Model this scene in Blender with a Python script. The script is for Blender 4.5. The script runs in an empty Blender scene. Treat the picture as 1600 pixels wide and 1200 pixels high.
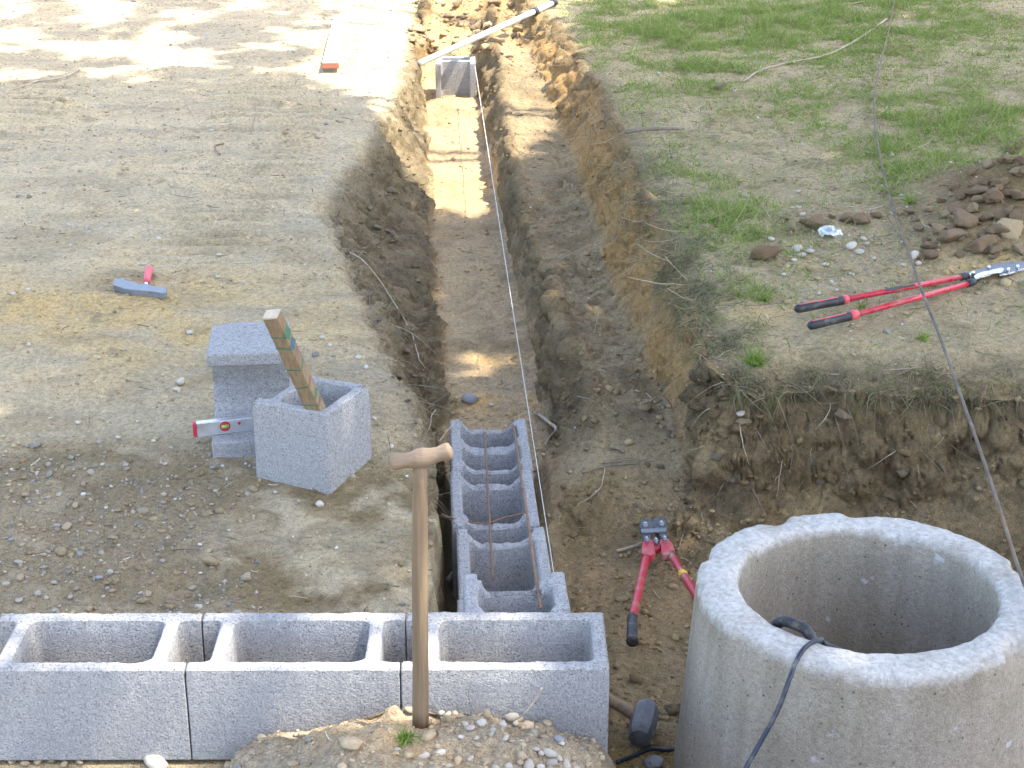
import bpy, bmesh, math, random
import numpy as np
from mathutils import Vector, Matrix, noise as mnoise
from mathutils.bvhtree import BVHTree
from mathutils.geometry import delaunay_2d_cdt

# ------------------------------------------------------------------ camera, sky, sun, exposure
SC = bpy.context.scene
COL = SC.collection
F, P, H = 2600.0, math.radians(21.5), 2.028          # focal length in px of a 1600 px frame, pitch down, eye height above wall top
cam_d = bpy.data.cameras.new('camera'); cam = bpy.data.objects.new('camera', cam_d); COL.objects.link(cam)
cam.location = (0, 0, H); cam.rotation_euler = (math.pi/2 - P, 0, 0)
cam_d.sensor_width = 36; cam_d.lens = 36*F/1600; cam_d.clip_end = 400; cam_d.clip_start = .05
SC.camera = cam
SUN = Vector((1.0, -0.22, 2.2)).normalized()           # direction towards the sun
el = math.asin(SUN.z); az = math.atan2(SUN.x, SUN.y)
W = bpy.data.worlds.new('World'); SC.world = W; W.use_nodes = True
nt = W.node_tree; bg = nt.nodes['Background']
sky = nt.nodes.new('ShaderNodeTexSky'); sky.sky_type = 'NISHITA'; sky.sun_disc = False
sky.sun_elevation = el; sky.sun_rotation = az; sky.altitude = 100; sky.dust_density = 3.0; sky.air_density = .95; sky.ozone_density = .3
nt.links.new(sky.outputs[0], bg.inputs[0]); bg.inputs[1].default_value = 0.15
sl = bpy.data.lights.new('sun', 'SUN'); sl.energy = 2.3; sl.angle = math.radians(.55); sl.color = (1, .95, .86)
so = bpy.data.objects.new('sun', sl); COL.objects.link(so); so.location = (8, -2, 18)
so.rotation_euler = SUN.to_track_quat('Z', 'Y').to_euler()
SC.view_settings.view_transform = 'Standard'; SC.view_settings.look = 'None'
SC.view_settings.gamma = 1; SC.view_settings.exposure = 2.45
SC.render.resolution_x, SC.render.resolution_y = 1024, 768

R = random.Random(7); NR = np.random.default_rng(7)
# ------------------------------------------------------------------ pixel -> place (a pixel gives a direction, the height or the depth gives the distance)
def px(u, v, Z):
    a = P + math.atan((v-600)/F); D = (H-Z)/math.tan(a); zc = D*math.cos(P) + (H-Z)*math.sin(P)
    return Vector(((u-800)/F*zc, D, Z))
def pxY(u, v, Y):
    a = P + math.atan((v-600)/F); dz = Y*math.tan(a); zc = Y*math.cos(P) + dz*math.sin(P)
    return Vector(((u-800)/F*zc, Y, H-dz))
# ------------------------------------------------------------------ vectorised noise
def _h(ix, iy, iz, s):
    h = (ix.astype(np.int64)*374761393 + iy.astype(np.int64)*668265263 + iz.astype(np.int64)*2147483647 + s*974634777) & 0xFFFFFFFF
    h = ((h ^ (h >> 13))*1274126177) & 0xFFFFFFFF
    h = ((h ^ (h >> 16))*2246822519) & 0xFFFFFFFF
    return ((h ^ (h >> 15)) & 0xFFFFFF).astype(np.float32)/np.float32(0x7FFFFF) - 1
def vn(x, y, z=0.0, s=0):
    x, y, z = np.broadcast_arrays(np.asarray(x, float), np.asarray(y, float), np.asarray(z, float))
    fx, fy, fz = np.floor(x), np.floor(y), np.floor(z)
    a, b, c = x-fx, y-fy, z-fz
    a = a*a*(3-2*a); b = b*b*(3-2*b); c = c*c*(3-2*c)
    r = 0
    for i in (0, 1):
        for j in (0, 1):
            for k in (0, 1):
                w = (a if i else 1-a)*(b if j else 1-b)*(c if k else 1-c)
                r = r + w*_h(fx+i, fy+j, fz+k, s)
    return r
def fbm(x, y, z=0.0, f=1.0, o=3, s=0, g=.5):
    r = 0; a = 1.0; t = 0
    for i in range(o):
        r = r + a*vn(x*f, y*f, np.asarray(z)*f, s+i*17); t += a; a *= g; f *= 2.03
    return r/t
def worley(x, y, z, f, s=0):
    x = x*f; y = y*f; z = z*f
    fx, fy, fz = np.floor(x), np.floor(y), np.floor(z)
    d = np.full(x.shape, 9.0)
    for i in (-1, 0, 1):
        for j in (-1, 0, 1):
            for k in (-1, 0, 1):
                cx, cy, cz = fx+i, fy+j, fz+k
                q = (cx+.5+.45*_h(cx, cy, cz, s)-x)**2 + (cy+.5+.45*_h(cx, cy, cz, s+1)-y)**2 + (cz+.5+.45*_h(cx, cy, cz, s+2)-z)**2
                d = np.minimum(d, q)
    return np.sqrt(d)
def cracks(x, y, z, f, s=0):
    x = x*f; y = y*f; z = z*f
    fx, fy, fz = np.floor(x), np.floor(y), np.floor(z)
    d1 = np.full(x.shape, 9.0); d2 = np.full(x.shape, 9.0); hv = np.zeros(x.shape)
    for i in (-1, 0, 1):
        for j in (-1, 0, 1):
            for k in (-1, 0, 1):
                cx, cy, cz = fx+i, fy+j, fz+k
                q = np.sqrt((cx+.5+.45*_h(cx, cy, cz, s)-x)**2 + (cy+.5+.45*_h(cx, cy, cz, s+1)-y)**2 + (cz+.5+.45*_h(cx, cy, cz, s+2)-z)**2)
                n = q < d1; d2 = np.where(n, d1, np.minimum(d2, q)); hv = np.where(n, _h(cx, cy, cz, s+5), hv); d1 = np.where(n, q, d1)
    return d2-d1, hv
def ss(a, b, x):
    t = np.clip((np.asarray(x, float)-a)/(b-a), 0, 1); return t*t*(3-2*t)
# ------------------------------------------------------------------ materials
def new_mat(name):
    m = bpy.data.materials.new(name); m.use_nodes = True
    return m, m.node_tree, m.node_tree.nodes['Principled BSDF']
def N(nt, t, **k):
    n = nt.nodes.new(t)
    for a, b in k.items(): setattr(n, a, b)
    return n
def noise_node(nt, scale, detail=4, rough=.6, coord='Object'):
    tc = N(nt, 'ShaderNodeTexCoord'); n = N(nt, 'ShaderNodeTexNoise')
    n.inputs['Scale'].default_value = scale; n.inputs['Detail'].default_value = detail; n.inputs['Roughness'].default_value = rough
    nt.links.new(tc.outputs[coord], n.inputs['Vector']); return n
def ramp(nt, src, stops):
    r = N(nt, 'ShaderNodeValToRGB'); e = r.color_ramp.elements
    while len(e) < len(stops): e.new(.5)
    for q, (p, c) in zip(e, stops):
        q.position = p; q.color = (c[0], c[1], c[2], 1) if hasattr(c, '__len__') else (c, c, c, 1)
    nt.links.new(src, r.inputs[0]); return r
def mix(nt, a, b, fac, mode='MIX'):
    m = N(nt, 'ShaderNodeMix', data_type='RGBA', blend_type=mode)
    for s, v in ((0, fac), (6, a), (7, b)):
        if isinstance(v, (int, float)): m.inputs[s].default_value = v
        elif isinstance(v, tuple): m.inputs[s].default_value = (*v, 1)
        else: nt.links.new(v, m.inputs[s])
    return m.outputs[2]
def bump(nt, bsdf, h, strength, dist, prev=None):
    b = N(nt, 'ShaderNodeBump'); b.inputs['Strength'].default_value = strength; b.inputs['Distance'].default_value = dist
    nt.links.new(h, b.inputs['Height'])
    if prev is not None: nt.links.new(prev.outputs[0], b.inputs['Normal'])
    nt.links.new(b.outputs[0], bsdf.inputs['Normal']); return b
def soil_mat():
    m, t, b = new_mat('soil')
    at = N(t, 'ShaderNodeAttribute', attribute_name='Col')
    n1 = noise_node(t, 55, 5, .7); n2 = noise_node(t, 300, 3, .65); n3 = noise_node(t, 9, 5, .65)
    c = mix(t, at.outputs['Color'], ramp(t, n1.outputs[0], [(.25, .5), (.5, .98), (.75, 1.38)]).outputs[0], .9, 'MULTIPLY')
    c = mix(t, c, ramp(t, n2.outputs[0], [(.30, .5), (.5, 1.0), (.70, 1.45)]).outputs[0], .9, 'MULTIPLY')
    c = mix(t, c, ramp(t, n3.outputs[0], [(.3, (.8, .82, .86)), (.7, (1.16, 1.12, 1.04))]).outputs[0], .7, 'MULTIPLY')
    t.links.new(c, b.inputs['Base Color'])
    w = N(t, 'ShaderNodeAttribute', attribute_name='Wet')
    r = N(t, 'ShaderNodeMapRange'); r.inputs[3].default_value = .97; r.inputs[4].default_value = .5
    t.links.new(w.outputs['Fac'], r.inputs[0]); t.links.new(r.outputs[0], b.inputs['Roughness'])
    b.inputs['Specular IOR Level'].default_value = .25
    p = bump(t, b, n1.outputs[0], .8, .013); bump(t, b, n2.outputs[0], .8, .006, p)
    return m
def vcol_mat(name, rough=.85, spec=.2, transl=0, nscale=90):
    m, t, b = new_mat(name)
    at = N(t, 'ShaderNodeAttribute', attribute_name='Col')
    n1 = noise_node(t, nscale, 4, .65)
    c = mix(t, at.outputs['Color'], ramp(t, n1.outputs[0], [(.3, .7), (.7, 1.25)]).outputs[0], .7, 'MULTIPLY')
    t.links.new(c, b.inputs['Base Color']); b.inputs['Roughness'].default_value = rough; b.inputs['Specular IOR Level'].default_value = spec
    if transl:
        tr = N(t, 'ShaderNodeBsdfTranslucent'); t.links.new(c, tr.inputs[0]); mx = N(t, 'ShaderNodeMixShader'); mx.inputs[0].default_value = transl
        t.links.new(b.outputs[0], mx.inputs[1]); t.links.new(tr.outputs[0], mx.inputs[2])
        t.links.new(mx.outputs[0], t.nodes['Material Output'].inputs[0])
    else: bump(t, b, n1.outputs[0], .6, .006)
    return m
def concrete(name, c0, pore=260, big=4, warm=(.43, .39, .32), wf=.25, poredark=.42, streak=0):
    m, t, b = new_mat(name)
    n1 = noise_node(t, pore, 3, .7); n2 = noise_node(t, big, 5, .6); n3 = noise_node(t, pore*.32, 4, .65)
    base = mix(t, c0, warm, ramp(t, n2.outputs[0], [(.42, 0.0), (.75, wf)]).outputs[0])
    c = mix(t, base, ramp(t, n1.outputs[0], [(.33, poredark), (.43, .9), (.56, 1.03), (.70, 1.35)]).outputs[0], .9, 'MULTIPLY')
    c = mix(t, c, ramp(t, n3.outputs[0], [(.3, .78), (.5, 1.0), (.72, 1.18)]).outputs[0], .8, 'MULTIPLY')
    oi = N(t, 'ShaderNodeObjectInfo')
    c = mix(t, c, ramp(t, oi.outputs['Random'], [(0, (.93, .94, .96)), (1, (1.05, 1.04, 1.02))]).outputs[0], 1.0, 'MULTIPLY')
    if streak:
        tc = N(t, 'ShaderNodeTexCoord'); mp = N(t, 'ShaderNodeMapping'); mp.inputs['Scale'].default_value = (9, 9, .9)
        ns = N(t, 'ShaderNodeTexNoise'); ns.inputs['Scale'].default_value = 2.2; ns.inputs['Detail'].default_value = 5
        t.links.new(tc.outputs['Object'], mp.inputs[0]); t.links.new(mp.outputs[0], ns.inputs['Vector'])
        c = mix(t, c, ramp(t, ns.outputs[0], [(.36, (.84, .83, .80)), (.55, (1, 1, 1)), (.7, (1.07, 1.07, 1.08))]).outputs[0], streak, 'MULTIPLY')
        v = N(t, 'ShaderNodeTexVoronoi'); v.inputs['Scale'].default_value = 30; t.links.new(tc.outputs['Object'], v.inputs['Vector'])
        c = mix(t, c, ramp(t, v.outputs['Distance'], [(.07, .35), (.12, 1.0)]).outputs[0], .85, 'MULTIPLY')
        sx = N(t, 'ShaderNodeSeparateXYZ'); t.links.new(tc.outputs['Object'], sx.inputs[0]); nw = noise_node(t, 11, 4, .6)
        ma = N(t, 'ShaderNodeMath', operation='MULTIPLY_ADD'); ma.inputs[1].default_value = .09; t.links.new(nw.outputs[0], ma.inputs[0]); t.links.new(sx.outputs['Z'], ma.inputs[2])
        mr = N(t, 'ShaderNodeMapRange'); mr.inputs[1].default_value = .165; mr.inputs[2].default_value = .195; t.links.new(ma.outputs[0], mr.inputs[0])
        c = mix(t, c, mix(t, (.50, .47, .42), ramp(t, n3.outputs[0], [(.3, .7), (.7, 1.25)]).outputs[0], 1.0, 'MULTIPLY'), mr.outputs[0])
        n5 = noise_node(t, 14, 3, .5)
        c = mix(t, c, (.55, .55, .55), ramp(t, n5.outputs[0], [(.70, 0.0), (.74, .6)]).outputs[0])
    t.links.new(c, b.inputs['Base Color']); b.inputs['Roughness'].default_value = .93; b.inputs['Specular IOR Level'].default_value = .2
    p = bump(t, b, n3.outputs[0], .5, .007); bump(t, b, n1.outputs[0], .65, .0045, p)
    return m
def simple(name, c, rough=.5, metal=0, nscale=60, var=.25, dirt=0, bmp=.15, stretch=None, dirtc=(.34, .28, .2), bdist=.003):
    m, t, b = new_mat(name)
    n1 = noise_node(t, nscale, 5, .6)
    if stretch:
        mp = N(t, 'ShaderNodeMapping'); mp.inputs['Scale'].default_value = stretch
        t.links.new(n1.inputs['Vector'].links[0].from_socket, mp.inputs[0]); t.links.new(mp.outputs[0], n1.inputs['Vector'])
    col = mix(t, c, ramp(t, n1.outputs[0], [(.3, 1-var), (.7, 1+var)]).outputs[0], 1.0, 'MULTIPLY')
    if dirt:
        n2 = noise_node(t, nscale*.45, 6, .7)
        fac = ramp(t, n2.outputs[0], [(.5, 0.0), (.68, dirt)]).outputs[0]
        col = mix(t, col, dirtc, fac)
    t.links.new(col, b.inputs['Base Color'])
    r = ramp(t, n1.outputs[0], [(.3, max(rough-.1, .05)), (.7, min(rough+.15, 1))]); t.links.new(r.outputs[0], b.inputs['Roughness'])
    b.inputs['Metallic'].default_value = metal
    if bmp: bump(t, b, n1.outputs[0], bmp, bdist)
    return m
M = {}
M['soil'] = soil_mat()
M['crumb'] = vcol_mat('soil_crumb', .95, .1)
M['pebble'] = vcol_mat('pebble', .8, .25, 0, 120)
M['grass'] = vcol_mat('grass_blade', .6, .25, .35, 12)
M['leaf'] = vcol_mat('leaf', .55, .3, .3, 3)
M['block'] = concrete('concrete_block', (.365, .352, .335), 190, 5, (.34, .318, .285), .5, .25)
M['ring'] = concrete('ring_concrete', (.375, .32, .245), 240, 3.2, (.27, .22, .15), .8, .72, .7)
M['wood_grey'] = simple('weathered_wood', (.215, .145, .08), .7, 0, 14, .3, .25, .25, (6, 6, .35), (.2, .15, .09))
M['wood_grip'] = simple('worn_grip_wood', (.255, .175, .105), .6, 0, 30, .25, .3, .15, (.4, 4, 4), (.26, .19, .13))
M['stake'] = simple('stake_wood', (.27, .185, .10), .75, 0, 20, .3, .35, .2, (4, 4, .5), (.22, .12, .06))
M['stake_end'] = simple('stake_end_grain', (.58, .47, .33), .8, 0, 60, .15)
M['rust'] = simple('rusty_steel', (.21, .12, .07), .85, .2, 70, .4, .5, .3, None, (.30, .22, .17))
M['dark_rod'] = simple('dark_rusted_rod', (.15, .122, .092), .9, .0, 12, .5, .85, .3, None, (.25, .14, .07))
M['steel'] = simple('bare_steel', (.24, .25, .265), .5, .6, 60, .25, .35, .1)
M['steel_dark'] = simple('dark_tool_steel', (.125, .125, .128), .6, .35, 50, .3, .45, .2)
M['steel_bright'] = simple('polished_steel', (.75, .76, .78), .22, 1, 30, .06, .1, .02)
M['red'] = simple('red_paint', (.46, .03, .045), .38, 0, 35, .15, .7, .06)
M['red_gloss'] = simple('red_lacquer', (.58, .03, .05), .3, 0, 30, .1, .5, .03)
M['red_rubber'] = simple('red_grip_rubber', (.66, .09, .10), .5, 0, 30, .12, .2, .05)
M['black'] = simple('black_rubber', (.022, .023, .026), .55, 0, 60, .3, .35, .1)
M['cable'] = simple('black_cable_sheath', (.02, .026, .038), .45, 0, 40, .2, .25, .05)
M['alu'] = simple('aluminium', (.74, .75, .77), .36, .85, 40, .06, .12, .02)
M['alu_paint'] = simple('white_painted_aluminium', (.74, .75, .76), .45, 0, 12, .06, .25, .03)
M['plastic_red'] = simple('red_plastic', (.50, .03, .06), .4, 0, 40, .1, .1, .03)
M['plastic_orange'] = simple('orange_plastic', (.42, .15, .08), .5, 0, 40, .1, .2, .03)
M['yellow'] = simple('yellow_label', (.72, .48, .04), .5, 0, 60, .12, .25, .03)
M['vial'] = simple('vial_liquid', (.28, .42, .08), .15, 0, 40, .1, 0, 0)
M['string'] = simple('white_string', (.60, .58, .53), .8, 0, 200, .12, 0, .1)
M['pvc'] = simple('pale_tube', (.66, .67, .60), .4, 0, 10, .08, .25, .03)
M['twig'] = simple('dry_twig', (.23, .175, .12), .85, 0, 60, .35, .4, .3, None, (.16, .12, .08))
M['twig_pale'] = simple('bleached_wood', (.42, .345, .245), .8, 0, 60, .25, .3, .25, None, (.28, .22, .15))
M['bark'] = simple('bark', (.13, .10, .075), .9, 0, 9, .4, .5, .6)
M['foil'] = simple('dull_foil', (.58, .60, .63), .38, .7, 50, .15, .35, .15)
M['label_dark'] = simple('dark_label', (.05, .06, .07), .4, 0, 60, .2, 0, 0)
M['green_stain'] = simple('green_paint_stroke', (.05, .17, .09), .7, 0, 60, .3, .2, .05)
M['blue_stain'] = simple('blue_paint_stroke', (.06, .12, .17), .7, 0, 60, .3, .2, .05)
M['brown_stain'] = simple('reddish_knot', (.23, .135, .075), .75, 0, 60, .3, .2, .05)
# ------------------------------------------------------------------ object helpers
def tag(o, label=None, cat=None, group=None, kind=None):
    if label: o['label'] = label
    if cat: o['category'] = cat
    if group: o['group'] = group
    if kind: o['kind'] = kind
    return o
def link(name, me, mat=None, parent=None, smooth=True):
    if mat is not None: me.materials.append(M[mat] if isinstance(mat, str) else mat)
    if smooth: me.polygons.foreach_set('use_smooth', np.ones(len(me.polygons), bool))
    o = bpy.data.objects.new(name, me); COL.objects.link(o)
    if parent is not None:
        o.parent = parent; o.matrix_parent_inverse = parent.matrix_basis.inverted()
    return o
def pyd(name, v, f, mat, parent=None, smooth=True):
    me = bpy.data.meshes.new(name); me.from_pydata([tuple(p) for p in v], [], f); me.update()
    return link(name, me, mat, parent, smooth)
def empty(name, loc, label=None, cat=None, group=None):
    o = bpy.data.objects.new(name, None); COL.objects.link(o); o.location = loc; o.empty_display_size = .05
    return tag(o, label, cat, group)
def np_mesh(name, V, Fc, mat, colr=None, wet=None, smooth=True):
    V = np.asarray(V, np.float32); Fc = np.asarray(Fc, np.int32); k = Fc.shape[1]
    me = bpy.data.meshes.new(name); me.vertices.add(len(V)); me.vertices.foreach_set('co', V.ravel())
    me.loops.add(Fc.size); me.loops.foreach_set('vertex_index', Fc.ravel())
    me.polygons.add(len(Fc)); me.polygons.foreach_set('loop_start', np.arange(0, Fc.size, k, dtype=np.int32))
    me.update(calc_edges=True)
    if colr is not None:
        a = me.color_attributes.new('Col', 'FLOAT_COLOR', 'POINT')
        c = np.ones((len(V), 4), np.float32); c[:, :3] = colr; a.data.foreach_set('color', c.ravel())
    if wet is not None:
        a = me.attributes.new('Wet', 'FLOAT', 'POINT'); a.data.foreach_set('value', np.asarray(wet, np.float32))
    return link(name, me, mat, None, smooth)
def tube(name, pts, rad, mat, parent=None, sides=8, cap=True, flat=None):
    pts = [Vector(p) for p in pts]; n = len(pts)
    if isinstance(rad, (int, float)): rad = [rad]*n
    v = []; f = []; up = Vector((0, 0, 1)); prev = None
    for i, p in enumerate(pts):
        d = (pts[min(i+1, n-1)] - pts[max(i-1, 0)]).normalized()
        if prev is None:
            a = d.cross(up); a = a if a.length > .05 else d.cross(Vector((1, 0, 0)))
        else: a = prev - d*prev.dot(d)
        a.normalize(); prev = a; b = d.cross(a)
        for k in range(sides):
            t = 2*math.pi*k/sides
            v.append(p + a*math.cos(t)*rad[i] + b*math.sin(t)*rad[i]*(flat or 1))
    for i in range(n-1):
        for k in range(sides):
            k2 = (k+1) % sides; f.append((i*sides+k, i*sides+k2, (i+1)*sides+k2, (i+1)*sides+k))
    if cap: f.append(tuple(range(sides))[::-1]); f.append(tuple(range((n-1)*sides, n*sides)))
    return pyd(name, v, f, mat, parent, sides > 4)
def spline(pts, n=6):
    pts = [Vector(p) for p in pts]; out = []
    for i in range(len(pts)-1):
        p0 = pts[max(i-1, 0)]; p1 = pts[i]; p2 = pts[i+1]; p3 = pts[min(i+2, len(pts)-1)]
        for k in range(n):
            t = k/n
            out.append(.5*((2*p1)+(p2-p0)*t+(2*p0-5*p1+4*p2-p3)*t*t+(3*p1-p0-3*p2+p3)*t**3))
    out.append(pts[-1]); return out
def plate(name, pts, z0, z1, mat, parent=None, bev=.002):
    """prism over an outline of world XY points"""
    bm = bmesh.new(); pts = [Vector((p[0], p[1], 0)) for p in pts]
    ar = sum(pts[i].x*pts[(i+1) % len(pts)].y - pts[(i+1) % len(pts)].x*pts[i].y for i in range(len(pts)))
    if ar < 0: pts = pts[::-1]
    zf0 = z0 if callable(z0) else (lambda p: z0); zf1 = z1 if callable(z1) else (lambda p: z1)
    lo = [bm.verts.new((p.x, p.y, zf0(p))) for p in pts]; hi = [bm.verts.new((p.x, p.y, zf1(p))) for p in pts]
    bm.faces.new(hi); bm.faces.new(lo[::-1]); n = len(pts)
    for i in range(n): bm.faces.new((lo[i], lo[(i+1) % n], hi[(i+1) % n], hi[i]))
    if bev: bmesh.ops.bevel(bm, geom=bm.edges[:], offset=bev, segments=2, affect='EDGES', profile=.6)
    me = bpy.data.meshes.new(name); bm.to_mesh(me); bm.free()
    return link(name, me, mat, parent, False)
def box(name, size, mtx, mat, parent=None, bev=.002):
    bm = bmesh.new(); bmesh.ops.create_cube(bm, size=1); bmesh.ops.scale(bm, vec=size, verts=bm.verts)
    if bev: bmesh.ops.bevel(bm, geom=bm.edges[:], offset=bev, segments=2, affect='EDGES')
    bm.transform(mtx); me = bpy.data.meshes.new(name); bm.to_mesh(me); bm.free()
    return link(name, me, mat, parent, False)
def stone_mesh(name, seed, sub=2, ang=.35, sq=(1, .8, .65)):
    bm = bmesh.new(); bmesh.ops.create_icosphere(bm, subdivisions=sub, radius=1)
    o = Vector((seed*3.17, seed*1.31, seed*7.7))
    for v in bm.verts:
        p = v.co.copy(); k = 1 + ang*mnoise.noise(p*1.1+o) + ang*.45*mnoise.noise(p*2.6+o)
        v.co = Vector((p.x*sq[0], p.y*sq[1], p.z*sq[2]))*k
    me = bpy.data.meshes.new(name); bm.to_mesh(me); bm.free(); return me
def clod_mesh(name, seed):
    rr = random.Random(seed); bm = bmesh.new()
    for i in range(14):
        d = Vector((rr.gauss(0, 1), rr.gauss(0, 1), rr.gauss(0, 1))).normalized()*rr.uniform(.75, 1.05)
        bm.verts.new((d.x, d.y*rr.uniform(.7, .9), d.z*.66))
    bmesh.ops.convex_hull(bm, input=bm.verts)
    for v in [v for v in bm.verts if not v.link_faces]: bm.verts.remove(v)
    bmesh.ops.triangulate(bm, faces=bm.faces)
    bmesh.ops.subdivide_edges(bm, edges=bm.edges[:], cuts=3, use_grid_fill=True)
    bmesh.ops.smooth_vert(bm, verts=bm.verts, factor=.4, use_axis_x=True, use_axis_y=True, use_axis_z=True)
    o = Vector((seed*2.7, seed*5.1, seed*.9))
    for v in bm.verts:
        v.co *= 1 + .26*mnoise.noise(v.co*1.9+o) + .20*mnoise.noise(v.co*4.3+o) + .13*mnoise.noise(v.co*9+o)
    me = bpy.data.meshes.new(name); bm.to_mesh(me); bm.free(); return me

# ------------------------------------------------------------------ the ground: one sheet with trench, bench, pit and mound
def line(pl):
    q = sorted((tuple(px(u, v, Z)) for u, v, Z in pl), key=lambda p: p[1])
    return np.array([p[1] for p in q]), np.array([p[0] for p in q])
ROWX = lambda Y: .130 - .0515*(Y-3.85)          # right outer edge of the trench row of blocks
zL = lambda Y: np.interp(Y, [0, 2.9, 3.62, 3.8, 4.5, 6, 8, 11, 14, 40], [.2, -.2, -.19, -.16, -.135, -.07, -.03, 0, .03, .2])
zF = lambda Y: np.interp(Y, [3.0, 5.4, 8, 11, 11.7, 12.3, 13.0], [-.495, -.49, -.42, -.315, -.28, -.06, .12])
zB = lambda Y: np.interp(Y, [3.0, 4.7, 5.0, 5.45, 8, 11, 12.5, 13.5], [-.49, -.475, -.40, -.24, -.15, -.05, .02, .1])
zR = lambda Y: np.interp(Y, [0, 3, 5, 8, 12, 40], [.3, .12, .10, .13, .16, .4])
l1 = line([(672, -20, .02), (650, 60, 0), (635, 110, 0), (618, 157, 0), (595, 196, -.02), (574, 245, -.03), (528, 300, -.04), (530, 342, -.05), (549, 399, -.06), (582, 480, -.08), (604, 533, -.09), (648, 614, -.11), (680, 690, -.13), (692, 800, -.15), (700, 940, -.17)])
l2 = line([(655, 150, -.30), (662, 182, -.32), (668, 273, -.35), (670, 315, -.37), (668, 354, -.39), (679, 464, -.42), (687, 558, -.45), (690, 606, -.47), (699, 640, -.48)])
l3 = line([(746, 150, -.30), (757, 210, -.33), (772, 266, -.35), (785, 315, -.37), (796, 354, -.39), (812, 432, -.41), (828, 492, -.43), (842, 558, -.45), (848, 606, -.47), (852, 647, -.48)])
l4 = line([(u, v, z+(.05 if v < 600 else .02)) for u, v, z in [(770, 60, -.06), (786, 115, -.1), (786, 147, -.12), (793, 189, -.13), (796, 224, -.15), (806, 273, -.17), (820, 329, -.19), (826, 362, -.2), (850, 432, -.22), (866, 480, -.24), (880, 525, -.26), (905, 580, -.29), (915, 620, -.34), (925, 690, -.44)]])
l5 = line([(u, v, z+(.05 if v < 600 else .02)) for u, v, z in [(806, 0, 0), (816, 35, -.03), (830, 80, -.07), (844, 115, -.1), (862, 161, -.12), (875, 200, -.14), (896, 245, -.15), (912, 298, -.17), (935, 350, -.2), (947, 411, -.22), (968, 472, -.24), (1000, 533, -.26), (1012, 582, -.29), (1036, 645, -.36), (1062, 750, -.46)]])
l6 = line([(822, 0, .14), (842, 21, .14), (872, 38, .14), (898, 70, .14), (914, 108, .13), (942, 140, .13), (968, 196, .13), (1000, 280, .12), (1040, 354, .12), (1061, 411, .11), (1088, 492, .10), (1102, 545, .10)])
YB = lambda x: np.interp(x, [.4, .66, .8, 1.0, 1.3, 1.8, 2.4], [5.20, 5.12, 5.02, 5.06, 5.03, 4.97, 4.85])
ZM = lambda x: np.interp(x, [-3, -1.15, -.74, -.6, -.43, -.29, -.16, -.06, .09, .19, .235, .30, .40], [-.3, -.262, -.255, -.12, -.065, -.018, -.012, -.04, -.085, -.13, -.22, -.40, -.49])
def n1(Y, s, f): return vn(np.asarray(Y)*f, s*13.7)
def base_rows(Y, x):
    """height of one row (scalar Y, array x)"""
    rag = ss(5.3, 5.9, Y)
    def L(l, i, a=.035):
        return float(np.interp(Y, l[0], l[1])) + rag*(a*float(n1(Y, i, 2.6)) + .6*a*float(n1(Y, i+40, 7)) + .35*a*float(n1(Y, i+80, 19)))
    left = ROWX(Y) - .27
    tr = float(ss(5.35, 5.6, Y))
    xa = L(l1, 1, .05); xb = L(l2, 2, .018)*tr + (left-.012)*(1-tr)
    xa = min(xa, xb-.03) if Y > 5.6 else min(xa*1.0, left-.025)-.035*(1+float(n1(Y, 9, 4.5)))*.8-.014*float(n1(Y, 11, 14))
    xc = L(l3, 3, .02)*tr + (ROWX(Y)+.02)*(1-tr); xd = max(L(l4, 4, .04), xc+.03)
    xe = max(L(l5, 5, .03), xd+.05); xf = max(L(l6, 6, .03), xe+.05)
    a, f_, b, r = float(zL(Y)), float(zF(Y)), float(zB(Y)), float(zR(Y))
    k = xb-xa
    kx = [-60, xa-2.5, xa-.10, xa, xa+.45*k, xb-.012, xb+.012, xc-.01, xc+.25*(xd-xc), xd, xd+.05, xe-.04, xe, xe+.6*(xf-xe), xf, xf+.12, xf+3, 60]
    kz = [a+.3, a+.02, a, a-.025, a+(f_-a)*.52, f_+.05, f_, f_, f_+.55*(b-f_), b+.012, b+.005, b-.01, b, b+.72*(r-b), r-.02, r, r+.07, r+.9]
    z = np.interp(x, kx, kz)
    pit = -.482 + .03*vn(x*2.1, Y*2.1, 0, 5) + 0*x
    yb = YB(x) + .05*vn(x*3.1, 3.3, 0, 6) + .025*vn(x*9, 1.2, 0, 7)
    t = np.clip((Y-(yb-.20))/.20, 0, 1)
    pz = pit + .70*(.25*t + .75*t**2.2) + 2*(Y > yb)
    z = z - ss(.62, .8, x)*(z > 0)*.10*np.clip(1-(Y-yb)/.26, 0, 1)**2
    east = ss(2.1, 2.6, x)
    pz = pz*(1-east) + 3*east
    z = np.where(x > xc, np.minimum(z, np.maximum(pz, f_-.0)), z)
    if Y < 3.75:                               # under and in front of the front wall
        near = ZM(x) + np.clip(3.0-Y, 0, 9)*np.where(x < .25, .05, .14)
        near = np.where(x > .25, np.maximum(near, -.49 + np.clip(2.75-Y, 0, 1)*.9), near)
        near = np.minimum(near, .25) - .055*float(ss(3.12, 3.3, Y))*ss(.26, .10, x)
        w = float(ss(3.345, 3.31, Y)) if Y < 3.36 else 0.0
        fl = np.where(x < .215, -.262, -.262 + (-.49+.262)*ss(.215, .235, x))
        # the row behind the wall keeps its trench
        bk = float(ss(3.59, 3.62, Y))
        mid = fl*(1-bk) + z*bk
        z = mid*(1-w) + near*w
    return z
def seg(a, b, d0, d1):
    out = [a]; 
    while out[-1] < b: out.append(out[-1] + d0 + (d1-d0)*(out[-1]-a)/(b-a))
    return out[:-1]
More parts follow.
